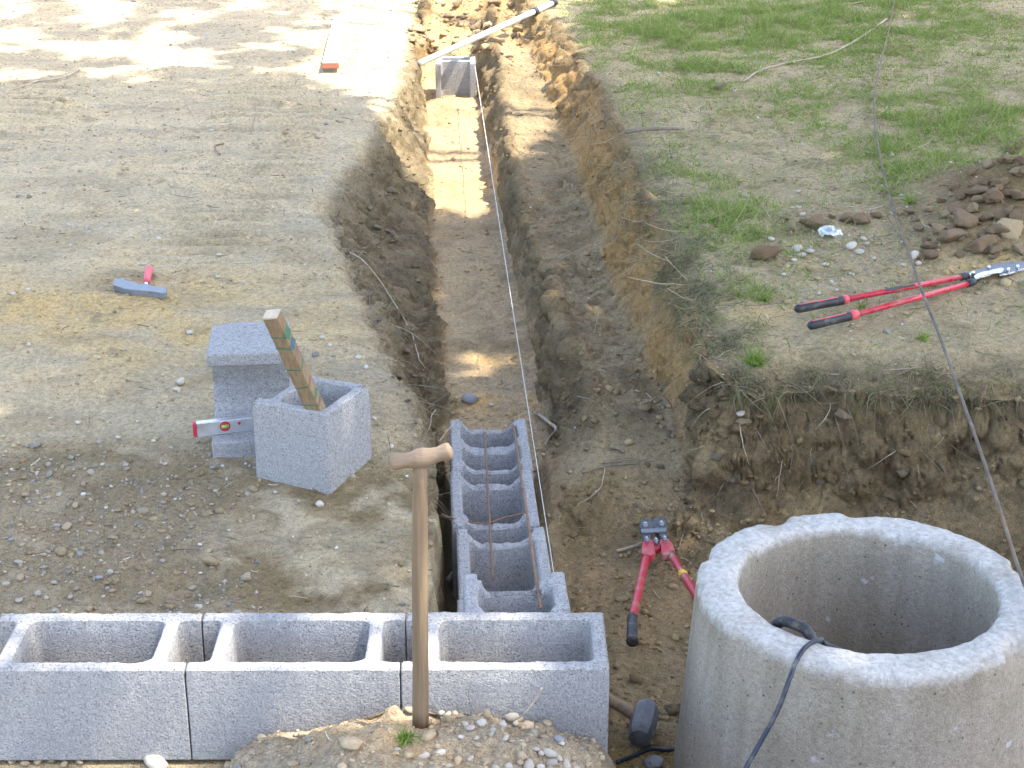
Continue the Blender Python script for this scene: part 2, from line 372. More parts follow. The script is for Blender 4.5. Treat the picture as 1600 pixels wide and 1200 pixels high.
Ys = np.array([-40, -25, -14, -8, -4, -2, -.8, 0, .6, 1.1, 1.5, 1.8, 2.05] + seg(2.2, 2.75, .06, .016) + seg(2.75, 3.28, .009, .006) + seg(3.28, 3.38, .005, .005) + seg(3.38, 3.58, .02, .02) + seg(3.58, 4.86, .0065, .008)
              + seg(4.86, 5.3, .0042, .0042) + seg(5.3, 8, .0085, .0115) + seg(8, 13.9, .0115, .022) + [13.95, 14.2, 14.6, 15.2, 16, 17.5, 20, 24, 30, 40, 60, 90])
NC = 640
GX = np.zeros((len(Ys), NC+24)); GZ = np.zeros_like(GX)
for j, Y in enumerate(Ys):
    x0, x1 = -(.345*max(Y, 2.5)+.35), .345*max(Y, 2.5)+.5
    xs = np.linspace(x0, x1, 2600); z = base_rows(Y, xs)
    ds = np.hypot(np.diff(xs), .8*np.diff(z)); s = np.concatenate([[0], np.cumsum(ds)]); s /= s[-1]
    # even out the arc length a little so that neighbouring rows keep in step
    xi = np.interp(np.linspace(0, 1, NC), s, xs)
    o1 = x0 - np.geomspace(.1, 60, 12)[::-1]; o2 = x1 + np.geomspace(.1, 60, 12)
    xx = np.concatenate([o1, xi, o2]); GX[j] = xx; GZ[j] = base_rows(Y, xx)
GY = np.repeat(Ys[:, None], GX.shape[1], 1)
for it in range(2):                              # keep columns from jumping between rows
    GX[1:-1] = .25*GX[:-2] + .5*GX[1:-1] + .25*GX[2:]
for j, Y in enumerate(Ys): GZ[j] = base_rows(Y, GX[j])
# normals of the bare form
def normals(X, Y, Z):
    a = np.stack([np.gradient(X, axis=1), np.gradient(Y, axis=1), np.gradient(Z, axis=1)], -1)
    b = np.stack([np.gradient(X, axis=0), np.gradient(Y, axis=0), np.gradient(Z, axis=0)], -1)
    n = np.cross(a, b); n /= np.linalg.norm(n, axis=-1, keepdims=True)+1e-9; return n
NN = normals(GX, GY, GZ)
X, Y, Z = GX, GY, GZ
gi = lambda l: np.interp(Y, l[0], l[1])
XA, XB, XC, XD, XE, XF = gi(l1), gi(l2), gi(l3), gi(l4), gi(l5), gi(l6)
steep = 1-np.clip(NN[..., 2], 0, 1)
pitm = ss(.12, .2, X-ROWX(Y)*0)*ss(5.25, 5.1, Y)*ss(3.2, 3.35, Y)*ss(2.5, 2.2, X)*(Z < .05)
pitbank = ss(.45, .6, X)*ss(4.85, 4.95, Y)*ss(5.28, 5.2, Y)*ss(.12, .35, steep)
leftg = ss(.03, -.05, X-XA)*ss(3.57, 3.62, Y)
leftbank = ss(-.09, .0, X-XA)*ss(.03, 0, X-XB)*ss(3.58, 3.6, Y)
floor_ = ss(-.02, .02, X-XB)*ss(.03, -.02, X-XC)*ss(5.2, 5.4, Y)
tw = ss(-.02, .02, X-XC)*ss(.06, .0, X-XD)*ss(5.2, 5.5, Y)
bench = ss(.0, .05, X-XD)*ss(.03, -.03, X-XE)*ss(5.1, 5.5, Y)
rwall = ss(-.03, .03, X-XE)*ss(.06, -.02, X-XF)*ss(5.02, 5.12, Y)
rightg = ss(-.02, .08, X-XF)*ss(5.0, 5.12, Y)*(Z > -.02)
front = ss(3.36, 3.30, Y)
far = ss(11.4, 11.8, Y)*ss(-.1, .0, X-XA)*ss(.05, -.05, X-XF)
gravelz = leftg*ss(5.0, 4.55, Y+.12*vn(X*3, Y*3))*ss(-.62, -.95, X+.1*vn(X*4, Y*4, 2))
mound = front*ss(-.8, -.55, X)*ss(.35, .2, X)
blob = lambda u, v, Zq, rx, ry: np.exp(-(((X-px(u, v, Zq).x)/rx)**2 + ((Y-px(u, v, Zq).y)/ry)**2))
# displacement along the normal
A = .010 + 0*X
d = .010*fbm(X, Y, Z, 1.4, 3, 1) + .005*fbm(X, Y, Z, 6, 3, 2)*(1+1.5*rightg)
clodm = np.clip(leftbank*1.0 + .55*bench + .9*tw + .9*rwall*.7 + pitbank*1.0 + .7*pitm + .45*rightg*ss(-.1, .5, fbm(X, Y, 0, 1.7, 2, 9)) + .35*floor_ + 1.3*far + .45*gravelz + .8*mound, 0, 1.4)
w1 = worley(X, Y, Z, 9, 3); w2 = worley(X+.02*vn(X*20, Y*20, Z*20), Y, Z, 24, 8)
d += clodm*(.040*(.55-w1)*ss(-.25, .35, fbm(X, Y, Z, 3, 2, 21)) + .017*(.5-w2) + .016*fbm(X, Y, Z, 11, 3, 31))
d += far*.09*(.6-worley(X, Y, Z, 4.2, 77))
w3 = worley(X, Y, Z, 55, 12)
fine = ss(9, 6, Y)
d += (.006*(.5-w3)*(.5+.9*np.clip(clodm, 0, 1))*fine + .006*fbm(X, Y, Z, 26, 2, 41)*(.6+.6*ss(-.3, .4, fbm(X, Y, Z, 2.2, 2, 43)))) + leftg*(.012*fbm(X*.7, Y*1.1, 0, 3.2, 3, 44)+.010*(.5-worley(X, Y*.8, Z, 13, 45))*ss(.0, .5, fbm(X, Y, 0, 2.4, 2, 46)))
d += (rwall*.9+pitbank*.8)*(.034*fbm(X*2, Y*12, Z*2.6, 1.0, 3, 51) + .04*fbm(X, Y, Z, 3.4, 2, 52)) + pitbank*(.055*(.5-worley(X, Y, Z*1.4, 6.5, 53))+.03*fbm(X*1.5, Y, Z*4, 4, 3, 54))
ck, hv = cracks(X+.03*vn(X*9, Y*9, Z*9, 131), Y*1.15+.03*vn(X*9, Y*9, Z*9, 132), Z*.75, 10.5, 133)
cm = np.clip(leftbank+tw+rwall+pitbank+.5*bench*ss(5.2, 5.6, Y)+.5*pitm*ss(.5, .1, X-ROWX(Y))+.25*floor_, 0, 1)*ss(-.35, .15, fbm(X, Y, Z, 2.6, 2, 134))
d += cm*(.020*hv*ss(.04, .22, ck)-.024*ss(.16, .0, ck))
ck, hv = cracks(X, Y, Z, 24, 143); d += ss(10.5, 8, Y)*np.clip(leftbank+tw+.7*rwall+pitbank+.5*bench+.35*pitm, 0, 1)*ss(-.2, .3, fbm(X, Y, Z, 4, 2, 144))*(.008*hv*ss(.04, .25, ck)-.009*ss(.18, .0, ck))*(1+.8*pitbank+.5*leftbank)
d += leftbank*(.045*fbm(X, Y, Z, 4.5, 3, 61)+.07*(.5-worley(X, Y, Z, 5.5, 62))*ss(-.2, .3, fbm(X, Y, Z, 2, 2, 63)))
d += (tw+.5*bench)*ss(5.2, 5.6, Y)*(.05*fbm(X, Y, Z, 6, 3, 64)+.05*(.5-worley(X, Y, Z, 7.5, 65)))
d += ss(5.4, 5.8, Y)*np.exp(-((X-XD)/.05)**2)*(.045*fbm(X, Y, 0, 7, 3, 171)+.03)
d += rwall*(.075*(.5-worley(X, Y*1.2, Z*.8, 4.6, 66))+.04*(.5-worley(X, Y, Z, 11, 67)))
d += floor_*(.022*fbm(X, Y*2.2, Z, 3.0, 3, 68)+.012*(.5-worley(X, Y*1.4, Z, 10, 69))*ss(0, .4, fbm(X, Y, 0, 2.5, 2, 70)))
# trampled loose sand, cleat marks of the digger and boot prints on the left ground
sandm = leftg*np.clip(blob(250, 490, -.08, .9, .5)+.6*blob(60, 520, -.08, .6, .4), 0, 1)
d += sandm*.012*fbm(X*1.2, Y*1.7, 0, 7, 3, 71)
d += .045*blob(120, 478, -.08, .28, .10)+.02*blob(255, 500, -.08, .2, .07)
for u0, v0, sx, sy, per in ((400, 165, .22, .75, .16), (30, 175, .3, .8, .17), (350, 330, .20, .7, .12), (480, 190, .12, .6, .15), (240, 60, .3, .8, .2), (440, 260, .15, .5, .14)):
    b_ = leftg*np.clip(blob(u0, v0, -.02, sx, sy)*1.6, 0, 1)
    d += b_*.024*np.tanh(2.2*np.sin((Y+.05*vn(X*5, Y*2))*2*math.pi/per))*(.55+.45*vn(X*3, Y*6, 0, 81))
for u0, v0, r_, dep in ((300, 900, .12, -.03), (350, 895, .1, .02), (345, 235, .07, -.02), (520, 315, .09, -.10), (555, 335, .10, -.08), (470, 650, .1, .01), (520, 790, .12, -.02), (300, 580, .06, -.03), (60, 605, .05, -.03), (420, 930, .15, -.02), (150, 720, .2, .01), (350, 930, .09, .025)):
    d += dep*blob(u0, v0, -.12 if v0 > 400 else -.03, r_, r_)
d += leftg*ss(6.0, 7.0, Y)*.011*fbm(X*.55, Y*4.2, 0, 1.6, 3, 88)*(.5+ss(-.2, .3, fbm(X, Y, 0, .9, 2, 89)))
# flat where blocks and the wall stand
flat = (1-np.exp(-(((X-px(470, 700, -.13).x)/.24)**4 + ((Y-4.66)/.24)**4)))
undr = 1 - ss(.05, .0, np.abs(X-(ROWX(Y)-.135))-.13)*ss(5.5, 5.44, Y)*ss(3.5, 3.6, Y)
wallm = 1 - ss(3.32, 3.345, Y)*ss(3.61, 3.60, Y)*ss(.3, .24, X)
d = d*np.clip(.15+.85*flat, 0, 1)*undr*wallm
d += mound*(.03*fbm(X, Y, 0, 5.5, 3, 161)+.014*fbm(X, Y, 0, 14, 2, 162))*wallm
d *= 1-.85*front*ss(.15, .21, X)*ss(.5, .35, X)
outer = ss(14.0, 13.8, Y)*ss(2.2, 2.6, Y); d = d*outer + (1-outer)*.03*fbm(X, Y, 0, .5, 2, 91)
pile = .20*blob(1590, 325, .15, .36, .45)+.06*blob(1500, 380, .15, .3, .2)+.05*blob(1290, 345, .12, .22, .12)
X = X + NN[..., 0]*d; Y = Y + NN[..., 1]*d*.9; Z = Z + NN[..., 2]*d + pile*rightg
# colours of the earth, plus shade painted on trench wall and pit bank
C3 = lambda *c: np.array(c, float)
def put(c, m, col): return c*(1-m[..., None]) + np.asarray(col)*m[..., None]
nA = fbm(X, Y, Z, 1.1, 4, 101); nB = fbm(X, Y, Z, 4.3, 4, 102); nC = fbm(X, Y, Z, 14, 3, 103)
Cc = np.ones(X.shape+(3,))*C3(.34, .29, .205)
lg = put(put(np.ones(X.shape+(3,))*C3(.43, .385, .30), ss(-.1, .5, nA), C3(.385, .355, .295)), ss(.05, .6, nB), C3(.49, .43, .32))
lg = put(lg, .55*ss(.0, .45, fbm(X*.8, Y*3.4, 0, 1.8, 4, 120)), C3(.30, .275, .225)); lg = put(lg, .5*ss(.05, .45, fbm(X*.8, Y*3.0, 4.0, 1.5, 4, 121)), C3(.53, .475, .365))
lg = put(lg, .8*np.clip(sandm+.25*blob(420, 540, -.1, .5, .3), 0, 1)*ss(-.5, .4, nB), C3(.50, .385, .20))
lg = put(lg, .75*ss(.15, .55, nC)*ss(-.1, .5, nB), C3(.25, .22, .165))
darkz = np.clip(1.1*blob(150, 740, -.12, .5, .2)+.9*blob(60, 860, -.13, .6, .3)+.9*blob(500, 780, -.14, .32, .16)+.9*blob(420, 925, -.15, .45, .10)+.8*blob(640, 830, -.15, .16, .5)+.6*blob(300, 880, -.14, .3, .12)+.5*blob(330, 590, -.1, .3, .1), 0, 1)
lg = put(lg, .92*np.clip(darkz*1.25, 0, 1)*ss(-.5, .15, nB+.6*nC), C3(.175, .140, .082))
lg = put(lg, .6*ss(.12, .5, fbm(X, Y*1.6, 0, 2.6, 4, 125))*ss(9.5, 6, Y), C3(.29, .25, .18))
lg = put(lg, gravelz*.6, C3(.255, .225, .175))
Cc = put(Cc, leftg, C3(0, 0, 0)) + lg*leftg[..., None]
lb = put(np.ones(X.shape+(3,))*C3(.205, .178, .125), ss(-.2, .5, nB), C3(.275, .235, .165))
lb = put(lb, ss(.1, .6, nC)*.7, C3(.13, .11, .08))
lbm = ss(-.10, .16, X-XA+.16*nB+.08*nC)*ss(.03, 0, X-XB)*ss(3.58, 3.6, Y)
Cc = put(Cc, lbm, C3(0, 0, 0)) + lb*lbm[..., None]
fl = put(np.ones(X.shape+(3,))*C3(.345, .28, .20), ss(.0, .5, nB), C3(.24, .195, .135))
fl = put(fl, .7*ss(.2, .6, nA), C3(.36, .31, .24))
fl = put(fl, np.clip(1.2*blob(770, 570, -.45, .22, .14)+1.3*blob(790, 632, -.47, .14, .10)+.6*blob(725, 300, -.38, .3, .3), 0, 1)*ss(-.6, .1, nB), C3(.47, .33, .17))
for m in (floor_,): Cc = put(Cc, m, C3(0, 0, 0)) + fl*m[..., None]
tc_ = put(np.ones(X.shape+(3,))*C3(.235, .19, .125), ss(-.1, .5, nB), C3(.31, .245, .155)); tc_ = put(tc_, ss(.1, .5, nC)*.6, C3(.15, .125, .085))
Cc = put(Cc, tw, C3(0, 0, 0)) + tc_*tw[..., None]
bc = put(np.ones(X.shape+(3,))*C3(.30, .25, .175), ss(-.1, .5, nB), C3(.20, .168, .115)); bc = put(bc, ss(.1, .6, nA)*.7, C3(.37, .30, .215))
Cc = put(Cc, bench, C3(0, 0, 0)) + bc*bench[..., None]
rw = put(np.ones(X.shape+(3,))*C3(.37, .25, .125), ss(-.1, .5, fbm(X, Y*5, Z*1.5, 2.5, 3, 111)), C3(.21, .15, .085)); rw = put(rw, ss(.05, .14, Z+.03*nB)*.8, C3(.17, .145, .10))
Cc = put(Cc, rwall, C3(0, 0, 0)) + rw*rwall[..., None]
pb = put(np.ones(X.shape+(3,))*C3(.20, .158, .10), ss(-.1, .35, nB), C3(.33, .262, .165)); pb = put(pb, ss(-.05, .35, nC)*.5, C3(.13, .102, .068)); pb = put(pb, ss(-.06, .05, Z+.07*nB)*.9, C3(.125, .105, .075))  # blotches paint in the shade contrast of crevices; dark humus band along the rim
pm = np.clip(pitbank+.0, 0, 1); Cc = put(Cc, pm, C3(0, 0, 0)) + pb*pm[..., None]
pf = put(np.ones(X.shape+(3,))*C3(.265, .212, .140), ss(-.1, .5, nB), C3(.185, .15, .098)); pf = put(pf, np.clip(blob(900, 760, -.47, .14, .25)+blob(1000, 1185, -.48, .2, .06)+.6*blob(1010, 900, -.48, .15, .2)*0, 0, 1)*ss(-.5, .3, nC), C3(.31, .235, .115))
pf = put(pf, .8*blob(1010, 930, -.48, .13, .35)*ss(-.6, .3, nB), C3(.33, .265, .185))
pm = np.clip(pitm-pitbank, 0, 1); Cc = put(Cc, pm, C3(0, 0, 0)) + pf*pm[..., None]
rg = put(np.ones(X.shape+(3,))*C3(.38, .33, .235), ss(-.1, .5, nB), C3(.30, .26, .175)); rg = put(rg, ss(.1, .6, nA)*.6, C3(.45, .40, .29)); rg = put(rg, ss(.15, .55, nC)*.6, C3(.17, .145, .095))
rg = put(rg, np.clip(blob(1200, 490, .11, .16, .12)+blob(1570, 420, .13, .3, .12), 0, 1)*ss(-.5, .2, nC), C3(.50, .40, .235))
rg = put(rg, np.clip(pile*8, 0, 1)*.9, C3(.195, .140, .08))
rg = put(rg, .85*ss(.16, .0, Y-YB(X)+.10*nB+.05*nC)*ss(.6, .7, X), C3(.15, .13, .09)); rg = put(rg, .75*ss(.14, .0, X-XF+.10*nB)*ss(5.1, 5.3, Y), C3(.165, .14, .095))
Cc = put(Cc, rightg, C3(0, 0, 0)) + rg*rightg[..., None]
fm = put(np.ones(X.shape+(3,))*C3(.40, .34, .235), ss(-.1, .5, nB), C3(.33, .29, .215)); fm = put(fm, np.clip(blob(560, 1140, -.05, .14, .1)+blob(660, 1190, -.05, .2, .08)+blob(640, 1110, -.02, .1, .05), 0, 1)*ss(-.6, .2, nC), C3(.45, .345, .205))
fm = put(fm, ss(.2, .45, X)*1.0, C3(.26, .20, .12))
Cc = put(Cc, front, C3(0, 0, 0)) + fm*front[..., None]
fc = put(np.ones(X.shape+(3,))*C3(.36, .28, .17), ss(-.1, .5, nB), C3(.27, .205, .125)); Cc = put(Cc, np.clip(far, 0, 1), C3(0, 0, 0)) + fc*np.clip(far, 0, 1)[..., None]
Cc = np.clip(Cc*(1+front*.0)[..., None]*(C3(1.15, 1.03, .815)*(1-front[..., None])+C3(1.05, .98, .93)*front[..., None])*(1+.22*floor_-.06*bench-.22*tw-.10*rwall-.28*leftbank*(1-floor_)-.10*pitbank)[..., None], .03, .66)  # trench wall (tw) darkened to paint in the shading below the bench rim
wet = np.clip(floor_*ss(.0, .5, nA)*.8 + bench*ss(.1, .5, nA)*.7 + leftg*ss(.35, .7, nA)*.25, 0, 1)
nr, nc = X.shape
idx = np.arange(nr*nc).reshape(nr, nc)
FQ = np.stack([idx[:-1, :-1], idx[:-1, 1:], idx[1:, 1:], idx[1:, :-1]], -1).reshape(-1, 4)
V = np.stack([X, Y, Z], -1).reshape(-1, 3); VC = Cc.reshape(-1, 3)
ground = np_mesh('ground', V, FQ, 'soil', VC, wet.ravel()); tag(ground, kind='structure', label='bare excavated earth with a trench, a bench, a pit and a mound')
# a height lookup on the finished sheet
bvh = BVHTree.FromPolygons(V.tolist(), FQ.tolist(), epsilon=0.0)
def gz(x, y):
    h = bvh.ray_cast(Vector((x, y, 1.8)), Vector((0, 0, -1)))
    return h[0].z if h[0] else 0.0
def hit(u, v):
    """the ground point seen at a pixel"""
    d_ = pxY(u, v, 5.0) - Vector((0, 0, H)); h = bvh.ray_cast(Vector((0, 0, H)), d_.normalized())
    return h[0] if h[0] else px(u, v, 0)
NV = normals(X, Y, Z).reshape(-1, 3)

# ------------------------------------------------------------------ hollow concrete blocks
def rpoly(cs, step=.011):
    pts = []; n = len(cs)
    for i, (x, y, r) in enumerate(cs):
        p = Vector((x, y)); a = Vector(cs[i-1][:2]); b = Vector(cs[(i+1) % n][:2])
        if r <= 0: pts.append(p); continue
        s = p + (a-p).normalized()*r; e = p + (b-p).normalized()*r
        for k in range(6):
            t = k/5; pts.append(s*(1-t)**2 + p*2*t*(1-t) + e*t*t)
    out = []
    for i, p in enumerate(pts):
        q = pts[(i+1) % len(pts)]; m = max(1, int(round((q-p).length/step)))
        for k in range(m): out.append(p + (q-p)*k/m)
    return out
def block_mesh(name, outline, holes, Ht, seed, Wd=.27, th=.037, dip=0.0, chip=1.0):
    bm = bmesh.new(); off = Vector((seed*3.3, seed*1.7, seed*.7)); tops = []; bots = []
    rings = [(0, .003), (.004, 0), (.3*Ht, 0), (.6*Ht, 0), (.85*Ht, 0), (Ht-.005, 0), (Ht, .004)]
    for li, lp in enumerate([outline]+holes):
        pts = rpoly(lp); n = len(pts); sg = 1 if li == 0 else -1
        nor = []
        for i in range(n):
            t = (pts[(i+1) % n]-pts[i-1]).normalized(); nor.append(Vector((t.y, -t.x))*sg)
        prev = None
        for ri, (z, ins) in enumerate(rings):
            vs = []
            for i, p in enumerate(pts):
                q = Vector((p.x, p.y, z)); w = q+off
                j = .0011*mnoise.noise(w*45)
                if li > 0: j += .007*(1-z/Ht)           # cells taper towards the bed
                if ri >= 5:
                    e = max(0, mnoise.noise(w*16)-.22)*.020*chip + .0022*chip*(1+mnoise.noise(w*120))
                    j -= e*(1.0 if ri == 6 else .35)
                if ri <= 1: j -= max(0, mnoise.noise(w*14)-.3)*.015*chip
                zz = z
                if ri == 6: zz += .0022*mnoise.noise(w*80) - .006*chip*max(0, mnoise.noise(w*11)-.25)
                if dip and ri >= 5 and th+.012 < p.y < Wd-th-.012:
                    zz -= dip*min(1, math.sin(math.pi*(p.y-th)/(Wd-2*th))*1.7)*(1+.3*mnoise.noise(w*30)) + (.004*mnoise.noise(w*90) if ri == 6 else 0)
                b = p + nor[i]*(j-ins); vs.append(bm.verts.new((b.x, b.y, zz)))
            if prev:
                for i in range(n):
                    k = (i+1) % n
                    bm.faces.new((prev[i], prev[k], vs[k], vs[i]) if li == 0 else (prev[k], prev[i], vs[i], vs[k]))
            else: bots.append(vs)
            prev = vs
        tops.append(prev)
    flatp = []; eds = []
    for lp in [outline]+holes:
        q = rpoly(lp); b0_ = len(flatp); flatp += q; eds += [(b0_+k, b0_+(k+1) % len(q)) for k in range(len(q))]
    cdt = delaunay_2d_cdt(flatp, eds, [], 0, 1e-7)
    polys = [rpoly(lp) for lp in [outline]+holes]
    def inside(c, q):
        r = False
        for k in range(len(q)):
            a, b = q[k-1], q[k]
            if (a.y > c.y) != (b.y > c.y) and c.x < (b.x-a.x)*(c.y-a.y)/(b.y-a.y)+a.x: r = not r
        return r
    tris = []
    for tri in cdt[2]:
        if any(not cdt[3][k] for k in tri): continue
        ids = [cdt[3][k][0] for k in tri]; c = (flatp[ids[0]]+flatp[ids[1]]+flatp[ids[2]])/3
        if inside(c, polys[0]) and not any(inside(c, q) for q in polys[1:]): tris.append(ids)
    for loops, up in ((tops, 1), (bots, 0)):
        allv = [v for vs in loops for v in vs]
        for ids in tris:
            t_ = [allv[k] for k in ids]
            a2 = (flatp[ids[1]]-flatp[ids[0]]).cross(flatp[ids[2]]-flatp[ids[0]])
            if (a2 > 0) != bool(up): t_ = t_[::-1]
            try: bm.faces.new(t_)
            except ValueError: pass
    me = bpy.data.meshes.new(name); bm.to_mesh(me); bm.free(); return me
TH = .037
def stretcher(L, a=.05, wt=.034, Wd=.27):
    o = [(0, 0, .004), (L, 0, .004), (L, TH, .004), (L-a, TH, .02), (L-a, Wd-TH, .02), (L, Wd-TH, .004), (L, Wd, .004), (0, Wd, .004), (0, Wd-TH, .004), (a, Wd-TH, .02), (a, TH, .02), (0, TH, .004)]
    h = [(a+wt, TH, .03), (L-a-wt, TH, .03), (L-a-wt, Wd-TH, .03), (a+wt, Wd-TH, .03)]
    return o, [h]
def corner(L, a=.05, wt=.034, Wd=.27, e=.034):
    o = [(0, 0, .004), (L, 0, .006), (L, Wd, .006), (0, Wd, .004), (0, Wd-TH, .004), (a, Wd-TH, .02), (a, TH, .02), (0, TH, .004)]
    h = [(a+wt, TH, .026), (L-e, TH, .026), (L-e, Wd-TH, .026), (a+wt, Wd-TH, .026)]
    return o, [h]
def splitter(L, a=.03, wt=.03, Wd=.27, mid=.05, a2=None):
    a2 = a if a2 is None else a2
    o = [(0, 0, .004), (L, 0, .004), (L, TH, .004), (L-a2, TH, .015), (L-a2, Wd-TH, .015), (L, Wd-TH, .004), (L, Wd, .004), (0, Wd, .004), (0, Wd-TH, .004), (a, Wd-TH, .015), (a, TH, .015), (0, TH, .004)]
    c = L/2 + (a-a2)/2; hs = []
    for x0, x1 in ((a+wt, c-mid/2), (c+mid/2, L-a2-wt)):
        hs.append([(x0, TH, .024), (x1, TH, .024), (x1, Wd-TH, .024), (x0, Wd-TH, .024)])
    return o, hs
def block(name, ol, Ht, loc, rz, seed, label, group=None, **k):
    me = block_mesh(name, ol[0], ol[1], Ht, seed, **k)
    o = link(name, me, 'block', None, False); o.location = loc; o.rotation_euler = (0, 0, rz)
    return tag(o, label, 'concrete block', group)
WY = 3.347; rzw = math.radians(.25)
block('concrete_block', stretcher(.497), .25, (-1.258, WY-.004, -.25), rzw, 1, 'hollow grey block of the front wall, farthest along it from the concrete ring', dip=.0)
block('concrete_block', stretcher(.497), .25, (-.758, WY-.002, -.25), rzw, 2, 'hollow grey block in the middle of the front wall, next to the corner block', dip=.0)
block('concrete_block', corner(.485), .25, (-.258, WY, -.25), rzw, 3, 'hollow grey corner block at the open end of the front wall beside the ring', dip=.0)
ra = math.pi/2 + math.atan(.0515)
def rowblock(ol, Y0, z, seed, label, dx=0, Ht=.25, name='concrete_block', **k):
    return block(name, ol, Ht, (ROWX(Y0)+dx, Y0, z), ra, seed, label, 'concrete blocks of the trench row', **k)
rowblock(stretcher(.50, .045, .032), 3.632, -.49, 14, 'lower trench row block mostly covered by the block on top of it', dip=.03)
rowblock(stretcher(.436, .045, .032), 4.139, -.49, 5, 'trench row block with a large open cell next to the raised half block', dx=.006, dip=.03)
rowblock(stretcher(.412, .045, .032), 4.583, -.49, 6, 'trench row block with a large open cell and a dry root lying across it', dx=-.006, dip=.03)
rowblock(splitter(.437, .045, .028, .27, .055, .022), 5.002, -.492, 7, 'double celled end block of the trench row, with a grooved middle web', dip=.032)
rowblock(([(0, 0, .004), (.208, 0, .004), (.208, TH, .004), (.172, TH, .015), (.172, .262-TH, .015), (.208, .262-TH, .004), (.208, .262, .004), (0, .262, .004)], [[(.022, TH, .024), (.140, TH, .024), (.140, .262-TH, .024), (.022, .262-TH, .024)]]), 3.622, -.24, 8, 'raised half block with one cell, on the trench row against the front wall', dx=.004, Ht=.24, Wd=.262, dip=.045)
fb = px(678, 98, -.06); fb2 = px(742, 98, -.06)
block('concrete_block', ([(0, 0, .004), (.26, 0, .006), (.26, .27, .006), (0, .27, .004), (0, .27-TH, .004), (.09, .27-TH, .02), (.09, TH, .02), (0, TH, .004)], [[(.122, TH, .024), (.225, TH, .024), (.225, .27-TH, .024), (.122, .27-TH, .024)]]), .265, (fb2.x+.004, fb.y-.02, -.325), math.pi/2+.02, 9, 'single sunlit block standing alone at the far end of the trench', dip=0)
# the two loose pieces on the left ground
Cq = px(510, 648, .13); Lq = px(397, 625, .13)
dv = (Cq-Lq); rzc = math.atan2(dv.y, dv.x)+.04
ex = Vector((math.cos(rzc), math.sin(rzc), 0))
Ld = .262; org = Cq - ex*Ld
half = ([(0, 0, .006), (Ld, 0, .010), (Ld, .268, .010), (0, .268, .006), (0, .268-TH, .006), (.035, .268-TH, .02), (.035, TH, .02), (0, TH, .006)], [[(.07, TH, .03), (Ld-.036, TH, .03), (Ld-.036, .268-TH, .03), (.07, .268-TH, .03)]])
hb = block('half_block', half, .268, (org.x, org.y, -.138), rzc, 11, 'half block with one square cell holding the wooden stake', Wd=.268, chip=2.2)
bp = px(333, 724, -.135)
prof = [(0, 0, .006), (.33, 0, .006), (.33, .36, .006), (.03, .36, .010), (.036, .312, .012), (.17, .305, .04), (.19, .22, .03), (.195, .16, .03), (.165, .09, .05), (.07, .078, .02), (.0, .074, .010)]
ub = block('broken_block', (prof, []), .25, (0, 0, 0), 0, 12, 'broken block lying on its side, hollow face out, behind the half block', chip=3.0)
lat = Vector((1, .10, 0)).normalized(); dep = Vector((-.10, 1, 0)).normalized()
# local x = depth, local y = up, local z = sideways (right)
mt = Matrix(((dep.x, 0, lat.x, bp.x), (dep.y, 0, lat.y, bp.y), (0, 1, 0, -.138), (0, 0, 0, 1)))
ub.matrix_world = mt
for p_ in ub.data.polygons: pass
# ------------------------------------------------------------------ stake in the half block
st0 = Vector((-.515, 4.715, -.130)); st1 = Vector((-.583, 4.632, .13))
dirS = (st1-st0).normalized(); top = st0 + dirS*.70
tq = pxY(424, 490, top.y); top = Vector((tq.x+.0, tq.y, tq.z)); dirS = (top-st0).normalized(); LS = (top-st0).length
yS = Vector((.30, .95, 0)); yS = (yS-dirS*yS.dot(dirS)).normalized(); xS = yS.cross(dirS)
ms = Matrix(((xS.x, yS.x, dirS.x, st0.x), (xS.y, yS.y, dirS.y, st0.y), (xS.z, yS.z, dirS.z, st0.z), (0, 0, 0, 1)))
stk = empty('wooden_stake', st0, 'square wooden stake with green marks leaning out of the half block', 'stake')
box('shaft', (.046, .040, LS-.006), ms @ Matrix.Translation((0, 0, (LS-.006)/2)), 'stake', stk, .002)
box('end_grain', (.0455, .0395, .006), ms @ Matrix.Translation((0, 0, LS-.003)), 'stake_end', stk, .001)
for k, (h_, w_, m_, tl) in enumerate([(.62, .004, 'green_stain', .10), (.575, .005, 'green_stain', .18), (.485, .004, 'green_stain', .12), (.41, .004, 'green_stain', -.1), (.335, .004, 'green_stain', .1)]):
    h_ = h_*LS/.70
    box('paint_mark', (.045, .0012, w_), ms @ Matrix.Translation((0, -.0202, h_)) @ Matrix.Rotation(tl, 4, 'Y'), m_, stk, 0)
for k, (h_, w_, m_, tl) in enumerate([(.62, .03, 'green_stain', .5), (.575, .026, 'blue_stain', .5), (.54, .016, 'brown_stain', .6), (.49, .006, 'green_stain', .5), (.42, .01, 'brown_stain', .5), (.365, .014, 'green_stain', .6), (.33, .012, 'brown_stain', .5)]):
    h_ = h_*LS/.70
    box('paint_mark', (.0012, .034, w_), ms @ Matrix.Translation((.0232, 0, h_)) @ Matrix.Rotation(tl, 4, 'X'), m_, stk, 0)
